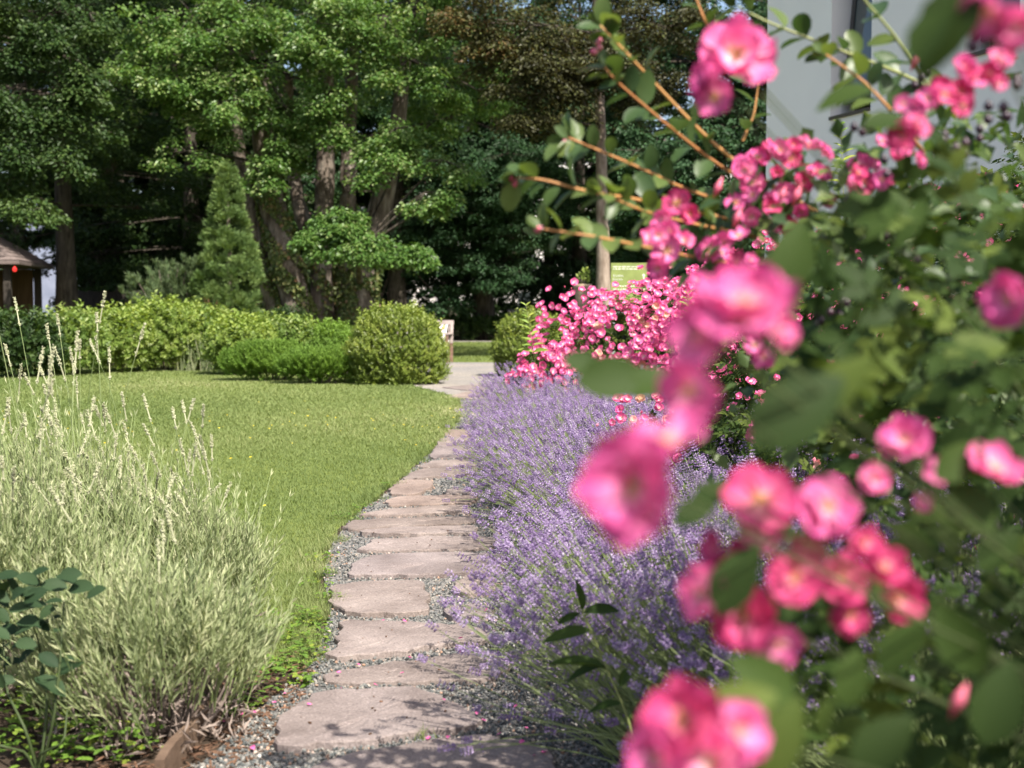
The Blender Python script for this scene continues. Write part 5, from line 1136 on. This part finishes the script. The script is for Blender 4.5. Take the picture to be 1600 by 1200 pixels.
# dark leaved rose sprig at the lower left
def rose_sprig():
    b0 = gnd(62, 1215); root = thing('rose_plant', 'small rose with dusky blue green leaves at the lower left corner', 'rose plant', (b0[0], b0[1], 0)); rng = np.random.RandomState(9); Y = b0[1]
    st = MB(); lf = MB()
    for pts in ([(55, 1215), (40, 1175), (0, 1165), (-40, 1150)], [(62, 1215), (60, 1180), (100, 1160), (105, 1110)], [(62, 1215), (40, 1140), (10, 1080), (5, 1000)], [(60, 1215), (75, 1100), (60, 1000), (45, 960)], [(65, 1215), (85, 1120), (95, 1020), (100, 940)]):
        q = np.array([at(a, b, Y + rng.normal(0, .05)) for a, b in pts]) - np.array([b0[0], b0[1], 0]); q[0] = (0, 0, 0); t = np.linspace(0, 3, 12); st.tubes(np.stack([np.interp(t, range(4), q[:, i]) for i in range(3)], 1), np.linspace(.0045, .0022, 12), 6, 0)
    LV = [(rng.uniform(-30, 120), rng.uniform(890, 1080), rng.uniform(28, 42)) for _ in range(26)] + [(20, 920, 42), (45, 905, 38), (55, 930, 40), (75, 955, 34), (60, 975, 34), (12, 985, 40), (5, 1010, 36), (35, 1005, 46), (45, 1020, 40), (20, 1035, 34), (75, 1030, 36), (100, 1035, 36), (78, 1070, 58), (85, 915, 42), (105, 905, 40), (125, 918, 44), (150, 925, 36), (60, 895, 36), (10, 900, 40), (0, 960, 40), (90, 985, 20), (-5, 1060, 40), (2, 1030, 30), (30, 950, 36)]
    for px, py, s in LV:
        p = at(px, py, Y + rng.normal(0, .06)) - np.array([b0[0], b0[1], 0]); a = rng.uniform(-2.4, 2.4); d = nrm(np.array([math.sin(a), -.3 + .3 * rng.rand(), .45 * math.cos(a) - .25])); nn = nrm(np.array([0, -.45, .8]) + .4 * unit_dirs(rng, 1)[0])
        lf.scatter(HI_OVAL, frames(d[None], nn[None]), (p - d * s * Y / F_PX * .5)[None], s * 1.02 * Y / F_PX, rng.rand(1))
    st.build('stem', M['cane'], root, True); lf.build('leaf', M['bluish'], root, True)
rose_sprig()
#SPLIT
# ------------------------------------------------------------------ foreground: shrub with orange stems, oval leaves, pink buds and dark berries
def spline(pts, m=16):
    pts = np.array(pts, float); t = np.linspace(0, len(pts) - 1, m); k = np.arange(len(pts))
    q = np.stack([np.interp(t, k, pts[:, i]) for i in range(3)], 1)
    for _ in range(2): q[1:-1] = (q[:-2] + 2 * q[1:-1] + q[2:]) / 4
    return q
def berry_shrub():
    rng = np.random.RandomState(314); loc = np.array([1.75, 2.9, 0]); root = thing('berry_shrub', 'tall leafy shrub with orange twigs, oval leaves and dark berries at the right', 'shrub', loc)
    fol = MB(); tw = MB(); gt = MB()
    br = [([(1290, 340, 2.4), (1129, 242, 2.3), (1014, 121, 2.25), (959, 62, 2.2), (938, 40, 2.2)], 0), ([(1240, 330, 2.4), (1118, 256, 2.3), (1038, 192, 2.25), (961, 126, 2.2), (945, 105, 2.2)], 0), ([(1200, 340, 2.4), (1060, 292, 2.3), (1011, 267, 2.25), (912, 225, 2.2), (888, 215, 2.2)], 0),
          ([(1150, 345, 2.3), (1000, 312, 2.2), (917, 300, 2.1), (849, 280, 2.1), (808, 278, 2.1)], 0), ([(1180, 370, 2.3), (1060, 345, 2.2), (1000, 328, 2.15), (935, 300, 2.1)], 0), ([(1180, 420, 2.2), (1050, 395, 2.1), (933, 370, 2.0), (850, 358, 2.0)], 0), ([(1150, 90, 2.4), (1104, 40, 2.3), (1088, 0, 2.3), (1080, -30, 2.3)], 0),
          ([(1490, 160, 2.3), (1417, 118, 2.25), (1337, 88, 2.2), (1283, 67, 2.2), (1193, 33, 2.2), (1150, 8, 2.2)], 1), ([(1470, 160, 2.1), (1433, 110, 2.1), (1397, 53, 2.1), (1350, 0, 2.1), (1330, -30, 2.1)], 1), ([(1460, 260, 2.2), (1393, 173, 2.1), (1350, 127, 2.1), (1290, 85, 2.1)], 0), ([(1160, 220, 2.6), (1178, 180, 2.6), (1185, 130, 2.6)], 0), ([(1230, 330, 2.5), (1215, 290, 2.5), (1240, 250, 2.5)], 1)]
    for pts, kind in br:
        q = spline([at(*p) - loc for p in pts], 18); bt = MB(); bt.tubes(q, np.linspace(.0036, .0017, 18), 6, rng.rand()); bt.build('twig', M['green_stem' if kind else 'orange_stem'], root, True)
        seg = np.linalg.norm(np.diff(q, axis=0), axis=1).sum(); nn_ = max(4, int(seg / .036))
        for i in range(nn_):
            t = (i + .7) / nn_ * 17; k = min(int(t), 16); c = q[k] * (1 - t + k) + q[k + 1] * (t - k); dr = nrm(q[k + 1] - q[k]); ref = nrm(np.cross(dr, unit_dirs(rng, 1)[0]))
            for s in (-1, 1):
                if rng.rand() < .14: continue
                d = nrm(dr * .55 + s * ref * .9 + .2 * unit_dirs(rng, 1)[0]); nm = nrm(np.array([-.1, -.35, .9]) + .55 * unit_dirs(rng, 1)[0]); fol.scatter(HI_OVAL, frames(d[None], nm[None]), (c + d * .004)[None], np.array([rng.uniform(.036, .062)]), rng.rand(1))
        for s in range(3):
            d = nrm(nrm(q[-1] - q[-2]) + .6 * unit_dirs(rng, 1)[0]); fol.scatter(HI_OVAL, frames(d[None], unit_dirs(rng, 1)), q[-1][None], np.array([rng.uniform(.022, .04)]), rng.rand(1) * .5 + .5)
    # the bulk of the shrub
    L0 = [(-1.31, -.7, 1.27, .17, .25, .11), (-1.17, -.7, 1.24, .22, .3, .17), (-1.05, -.65, 1.30, .26, .3, .20)]
    p, nn = mound_points(rng, L0, 620, .8); m = len(p); d = nrm(unit_dirs(rng, m) + nn * .5); fol.scatter(LO, frames(d, nrm(nn * .5 + np.array([-.1, -.2, .7]) + .5 * unit_dirs(rng, m))), p, rng.uniform(.03, .055, m), rng.rand(m))
    L1 = [(-.8, -.6, 1.3, .3, .3, .3), (-1.0, -.3, .95, .4, .4, .35), (-.38, -.3, 1.12, .48, .5, .50), (-.1, -.35, 1.3, .5, .5, .45), (-.62, -.1, .78, .42, .5, .45), (.2, .1, .75, .75, .85, .75), (.55, -.35, .95, .7, .7, .72), (-.05, .45, .7, .6, .7, .62), (.75, -.75, 1.05, .6, .6, .75)]
    p, nn = mound_points(rng, L1, 7600, .6); m = len(p); d = nrm(unit_dirs(rng, m) + nn * .5); fol.scatter(LO, frames(d, nrm(nn * .6 + np.array([-.1, -.2, .7]) + .5 * unit_dirs(rng, m))), p, rng.uniform(.034, .062, m), rng.rand(m))
    sel = p[::90]; base = np.column_stack([sel[:, :2] * .2 + .1, 0 * sel[:, 0]]); tw.tubes(np.stack([base, (base + sel) / 2 + np.array([0, 0, .15]), sel], 1), np.array([[.009, .006, .0025]]) + np.zeros((len(sel), 1)), 5)
    fol.build('foliage', M['snow'], root, True); tw.build('stem', M['cane'], root, True)
    # dark berries in clusters of two to five
    for px, py, Y in [(1352, 190, 1.9), (1392, 185, 1.9), (1425, 190, 1.85), (1340, 300, 2.0), (1362, 290, 2.0), (1330, 318, 2.0), (1380, 255, 1.8), (1432, 178, 1.8), (1550, 165, 1.7), (1575, 180, 1.7), (1530, 215, 1.9), (1440, 420, 2.0), (1465, 430, 2.0), (1355, 375, 2.1), (1390, 370, 2.1), (1275, 495, 2.1), (1330, 480, 2.1), (1310, 495, 2.1), (1565, 845, 1.6), (1585, 860, 1.6), (1430, 92, 2.1), (1445, 105, 2.1), (1560, 70, 1.5), (1540, 50, 1.5), (1500, 230, 1.8), (1590, 140, 1.6), (1430, 125, 2.1), (1480, 215, 1.9)]:
        b = MB(); c = at(px, py, Y) - loc
        for k in range(rng.randint(2, 5)):
            cc = c + rng.normal(0, .008, 3); b.lathe([(0, -.0068), (.004, -.0055), (.0068, 0), (.0052, .0045), (.0016, .0064), (.002, .0085), (0, .0075)], cc, 10, rng.rand())
        b.build('berry_cluster', M['berry'], root, True)
    for px, py, Y, s in [(803, 282, 2.1, .011), (842, 360, 2.0, .010), (882, 216, 2.2, .009), (932, 78, 2.2, .011), (936, 66, 2.2, .009)]:
        b = MB()
        for k in range(3): b.scatter(OCTA, np.eye(3)[None] * np.array([1.2, 1.2, 1]), (at(px, py, Y) - loc + rng.normal(0, .004, 3))[None], s * 1.3, rng.rand(1))
        b.build('pink_bud', M['bud'], root, True)
berry_shrub()
def pale_shoot(px, py, Y, h, lab, seed, lean=(0, 0)):
    rng = np.random.RandomState(seed); p = at(px, py, Y); root = thing('leafy_shoot', lab, 'shoot', (p[0] - lean[0] * p[2], p[1], 0)); tip = np.array([lean[0] * p[2], 0, p[2]]); t = np.linspace(0, 1, 10)[:, None]
    q = tip * t + np.array([lean[1], 0, 0]) * t * (1 - t); s = MB(); s.tubes(q, np.linspace(.004, .0015, 10), 5, .7); s.build('stem', M['green_stem'], root); f = MB()
    dr = nrm(q[-1] - q[-3])
    for i in range(9):
        c = q[-1] - dr * (h * i / 9); 
        for sg in (-1, 1):
            d = nrm(np.array([sg * .9, rng.normal(0, .5), .1]) + dr * (.9 - .08 * i)); f.scatter(T_leaf(.32, .3, .1), frames(d[None], nrm(np.array([0, -.5, .8]) + .3 * unit_dirs(rng, 1)[0])[None]), c[None], np.array([h * rng.uniform(.22, .34) * (.5 + .06 * i)]), np.array([.6 + .4 * rng.rand()]))
    f.build('leaf', M['herb'], root, True)
pale_shoot(1314, 196, 6.0, .30, 'slim pale green shoot standing before the white house wall', 401, (-.05, 0))
pale_shoot(822, 478, 10.2, .42, 'slim pale green shoot at the left end of the far pink roses', 402, (-.16, 0))
def dark_shoot():
    rng = np.random.RandomState(403); Y = 2.7; p0 = at(1010, 1190, Y); root = thing('leafy_shoot', 'dark green shoot with long leaves poking out of the near lavender', 'shoot', (p0[0], p0[1], 0)); o = np.array([p0[0], p0[1], 0])
    q = spline([np.zeros(3), at(990, 1140, Y) - o, at(950, 1050, Y) - o, at(908, 950, Y) - o], 14); s = MB(); s.tubes(q, np.linspace(.0035, .0016, 14), 5, .3); s.build('stem', M['green_stem'], root, True); f = MB()
    for x0, y0, x1, y1 in ((910, 955, 902, 905), (912, 958, 972, 950), (908, 958, 868, 975), (925, 985, 845, 1000), (950, 1045, 858, 1028), (945, 1040, 880, 1062), (975, 1100, 915, 1110), (968, 1075, 985, 1040), (1000, 1160, 985, 1110), (1005, 1170, 1040, 1120)):
        a = at(x0, y0, Y) - o; b = at(x1, y1, Y - .02 + .1 * rng.rand()) - o; d = b - a; L_ = np.linalg.norm(d); f.scatter(T_leaf(.30, .12, .12), frames(nrm(d)[None], nrm(np.array([-.2, -.5, .8]) + .4 * unit_dirs(rng, 1)[0])[None]), a[None], np.array([L_]), rng.rand(1) * .7)
    f.build('leaf', M['rosel'], root, True)
dark_shoot()
pale_shoot(1075, 460, 5.0, .22, 'fresh green shoot among the pink roses beside the big blurred flower', 404, (-.08, 0))

# ------------------------------------------------------------------ foreground pink rose
def near_rose():
    rng = np.random.RandomState(2718); loc = np.array([.72, 1.25, 0]); root = thing('rose_bush', 'nearest pink rose bush, large and blurred, along the right side of the photo', 'rose bush', loc)
    fl = [  # px, py, Y, width px, facing (x, y, z)
        (1150, 92, 1.35, 118, (-.15, -.75, .45)), (1112, 125, 1.33, 70, (-.8, -.4, .1)), (1118, 150, 1.33, 62, (-.5, -.6, -.3)), (1185, 105, 1.37, 55, (.6, -.5, .3)),
        (1165, 490, .74, 170, (-.1, -.6, .75)), (1100, 530, .74, 120, (-.6, -.5, .3)), (1082, 610, .73, 105, (-.5, -.6, .0)), (1215, 520, .80, 60, (.5, -.5, .3)),
        (1000, 765, .68, 185, (-.5, -.75, .25)), (1045, 700, .70, 130, (-.2, -.4, .8)), (985, 730, .69, 90, (-.7, -.4, .4)),
        (1190, 785, .93, 118, (-.2, -.7, .6)), (1195, 830, .95, 80, (-.4, -.7, 0)), (1290, 795, .93, 110, (.1, -.8, .5)), (1365, 748, 1.0, 52, (.1, -.9, .2)), (1415, 690, 1.05, 84, (-.2, -.7, .4)), (1468, 735, 1.05, 50, (-.1, -.9, .2)), (1548, 738, 1.0, 100, (.1, -.5, .8)), (1440, 785, 1.02, 36, (0, -.9, .2)),
        (1120, 855, .95, 60, (-.8, -.5, .2)), (1140, 900, .94, 90, (-.8, -.4, .2)), (1105, 930, .92, 100, (-.7, -.6, .1)), (1165, 960, .92, 120, (-.3, -.8, .2)), (1240, 905, .93, 100, (-.1, -.8, .3)), (1310, 905, .95, 96, (.1, -.85, .3)), (1380, 890, .96, 84, (.2, -.7, .5)), (1400, 935, .97, 92, (.3, -.8, .1)), (1215, 1000, .92, 86, (-.2, -.8, -.3)), (1260, 860, .95, 64, (0, -.8, .4)), (1350, 850, .96, 60, (.1, -.8, .4)), (1325, 960, .96, 70, (.1, -.9, -.1)), (1170, 870, .96, 70, (-.4, -.6, .4)),
        (1075, 1130, .74, 150, (-.5, -.5, .6)), (1035, 1185, .73, 130, (-.8, -.5, .2)), (1150, 1145, .75, 110, (.2, -.7, .4)), (1110, 1190, .74, 130, (-.1, -.9, .1)), (1200, 1170, .78, 70, (.5, -.7, .2)),
        (1580, 470, 1.0, 92, (-.8, -.5, .2)), (1545, 15, .85, 90, (-.3, -.5, -.5)), (1590, 45, .85, 70, (-.4, -.7, 0)), (1515, 25, .86, 50, (-.6, -.4, 0))]
    st = MB()
    for i, (px, py, Y, wpx, fc) in enumerate(fl):
        p = at(px, py, Y) - loc; add_flower(root, p, np.array(fc) + .12 * unit_dirs(rng, 1)[0], wpx * Y / F_PX * (.98 if py > 770 else 1.03), i * 5 + i // 6, rng.rand() * 6.28, True, py > 770 and rng.rand() < .75)
        cane = np.array([.12 + .1 * rng.rand(), .2 + .15 * rng.rand(), max(.05, p[2] * .45)]); bk = p - nrm(np.array(fc)) * .012
        q = spline([cane, (cane + bk) / 2 + np.array([.03, .02, .03]), bk], 10); st.tubes(q, np.linspace(.0022, .0011, 10), 5, rng.rand())
    for a in range(16):
        top = np.array([rng.uniform(.0, .75), rng.uniform(.3, .9), rng.uniform(.8, 1.3)]); b0 = np.array([rng.uniform(.05, .3), rng.uniform(.2, .4), 0]); st.tubes(spline([b0, (b0 + top) / 2 + np.array([.0, 0, .12]), top], 12), np.linspace(.0065, .003, 12), 6, rng.rand())
    st.build('cane', M['cane'], root, True)
    mid_fl = [(1060, 318, 2.0, 46, (-.5, -.8, .3)), (1078, 335, 2.0, 34, (-.2, -.8, .2)), (1040, 345, 1.95, 40, (-.7, -.6, 0)), (1045, 392, 1.9, 54, (-.5, -.7, .2)), (1030, 420, 1.9, 40, (-.6, -.6, -.2)), (1070, 378, 1.95, 34, (0, -.7, .5)), (1165, 262, 2.1, 44, (-.3, -.7, .5)), (1185, 250, 2.1, 42, (0, -.7, .6)), (1175, 285, 2.1, 44, (-.3, -.8, 0)), (1150, 318, 2.1, 36, (-.3, -.8, .2)), (1212, 238, 2.1, 48, (.1, -.6, .7)), (1235, 250, 2.1, 38, (.1, -.8, .3)), (1265, 232, 2.0, 52, (.2, -.5, .7)), (1285, 240, 2.0, 36, (.5, -.6, .4)), (1255, 285, 2.1, 36, (0, -.9, .1)), (1222, 300, 2.1, 40, (-.1, -.9, -.2)), (1205, 325, 2.1, 34, (0, -.9, .2)), (1175, 340, 2.1, 34, (-.2, -.9, .1)), (1130, 380, 2.1, 38, (-.3, -.8, .2)), (1110, 395, 2.1, 48, (-.3, -.8, .3)), (1150, 410, 2.1, 36, (0, -.9, .2)), (1135, 430, 2.1, 44, (-.2, -.9, 0)),
              (1412, 215, 1.3, 54, (-.4, -.7, .1)), (1430, 200, 1.3, 46, (.1, -.8, .4)), (1450, 155, 1.5, 40, (-.4, -.7, .2)), (1475, 150, 1.5, 44, (-.1, -.8, .3)), (1500, 145, 1.45, 44, (0, -.8, .4)), (1520, 125, 1.45, 46, (-.1, -.7, .5)), (1545, 118, 1.4, 44, (0, -.8, .3)), (1560, 95, 1.4, 44, (.1, -.7, .5)), (1505, 165, 1.5, 34, (0, -.9, -.1)), (1350, 285, 2.0, 40, (-.1, -.9, .1)), (1345, 262, 2.2, 44, (-.3, -.6, .6)), (1360, 255, 2.2, 34, (.3, -.7, .4)), (1285, 272, 2.2, 30, (0, -.8, .3)),
              (1235, 520, 1.6, 44, (-.2, -.8, .3)), (1195, 560, 1.7, 40, (-.3, -.8, .1)), (1180, 680, 3.0, 30, (-.4, -.7, .3)), (1560, 130, 1.4, 30, (0, -.9, 0)), (1180, 540, 1.7, 34, (-.3, -.8, .2))]
    for k in range(46):
        t = rng.rand(); cx, cy, cY = [(1045, 380, 2.0), (1180, 290, 2.1), (1260, 250, 2.05), (1440, 190, 1.5), (1530, 120, 1.45), (1140, 420, 2.1), (1350, 280, 2.0), (1400, 235, 1.8), (1310, 320, 2.2), (1230, 330, 2.2)][k % 10]
        mid_fl.append((cx + rng.normal(0, 28), cy + rng.normal(0, 24), cY + rng.normal(0, .08), rng.uniform(22, 40), (rng.normal(-.2, .4), -.8, rng.normal(.3, .3))))
    for i, (px, py, Y, wpx, fc) in enumerate(mid_fl): add_flower(root, at(px, py, Y) - loc, np.array(fc) + .15 * unit_dirs(rng, 1)[0], wpx * Y / F_PX * 1.0, i * 7 + 1, rng.rand() * 6.28, True, rng.rand() < .3)
    for px, py, Y, s in [(1498, 1095, .98, 30), (1245, 305, 2, 18), (1122, 293, 2.0, 16), (1152, 340, 2, 16), (1222, 305, 2, 14), (1430, 95, 2.0, 16)]:
        b = MB(); dd = nrm(np.array([.4, -.1, 1])); b.scatter(OCTA, (frames(np.cross(dd, [0, 1.0, 0])[None], dd[None]) * np.array([1.1, 1.1, 2.0])), (at(px, py, Y) - loc)[None], s * Y / F_PX * 1.15, np.array([.4]))
        b.build('rosebud', M['bud'], root, True)
    # large near leaves
    lv = MB()
    big = [(1245, 640, .80, 175, (.75, 0, .65), .1), (1315, 600, .85, 120, (.55, 0, .8), .8), (1150, 905, .90, 120, (.45, 0, .9), .2), (1195, 1060, .78, 118, (-.75, -.2, .55), .6), (1150, 1105, .76, 130, (.9, 0, .4), .95), (1215, 1155, .77, 135, (.45, 0, .9), .75), (960, 590, 1.15, 110, (.9, 0, .1), .4), (1020, 598, 1.15, 95, (.8, 0, .25), .5), (915, 570, 1.2, 70, (.8, 0, -.2), .3), (1480, 40, .85, 150, (-.5, 0, -.8), .3), (1455, 45, .85, 110, (.3, 0, .9), .4), (1500, 720, 1.0, 90, (.8, 0, .6), .6), (1520, 790, 1.0, 100, (-.6, 0, .8), .5), (1525, 545, 1.2, 100, (.95, 0, .3), .8), (1560, 860, 1.0, 90, (.6, 0, .7), .3), (1120, 770, .95, 90, (.85, 0, .5), .15), (1085, 800, 1.0, 70, (.8, 0, .5), .15), (1410, 1010, .9, 110, (.5, 0, .8), .4), (1330, 1060, .9, 90, (.2, 0, .95), .6), (1500, 1000, .95, 120, (-.5, 0, .8), .4), (1560, 1100, .95, 130, (.3, 0, .9), .2), (1380, 1160, .9, 120, (.7, 0, .7), .3), (1290, 1120, .85, 60, (.2, 0, 1), .7), (1240, 400, 1.1, 110, (.2, 0, .95), .6), (1225, 440, 1.1, 90, (-.3, 0, .9), .6), (1320, 150, 1.3, 85, (-.9, 0, -.2), .6), (1390, 190, 1.3, 80, (.9, 0, .2), .3)]
    for px, py, Y, s, d, rn in big:
        d = nrm(np.array(d)); sz = s * Y / F_PX * 1.1; lv.scatter(HI, frames(d[None], nrm(np.array([-.15, -.7, .55]) + .35 * unit_dirs(rng, 1)[0])[None]), (at(px, py, Y) - loc - d * sz * .5)[None], np.array([sz]), np.array([rn]))
    cl = compound_leaf(rng, T_leaf(.62, .15, .10, rows=(0, .25, .6, 1)), .40)
    n = 520; px = rng.uniform(1210, 1720, n); py = rng.uniform(300, 1290, n); Y = rng.uniform(1.15, 2.4, n)
    ok = (px > 1235 + 60 * rng.rand(n)) & ~((py < 380) & (px < 1420)) & (px > 1240 + (800 - py) * .08); px, py, Y = px[ok], py[ok], Y[ok]; n = len(px)
    p = np.array([at(a, b, c) for a, b, c in zip(px, py, Y)]) - loc; p = p[p[:, 2] > .04]; n = len(p)
    d = nrm(unit_dirs(rng, n) + np.array([-.3, -.1, .1])); lv.scatter(cl, frames(d, nrm(np.array([-.1, -.35, .85]) + .5 * unit_dirs(rng, n))), p, rng.uniform(.06, .10, n), rng.rand(n) ** 1.5)
    lv.build('foliage', M['rosel'], root, True)
near_rose()
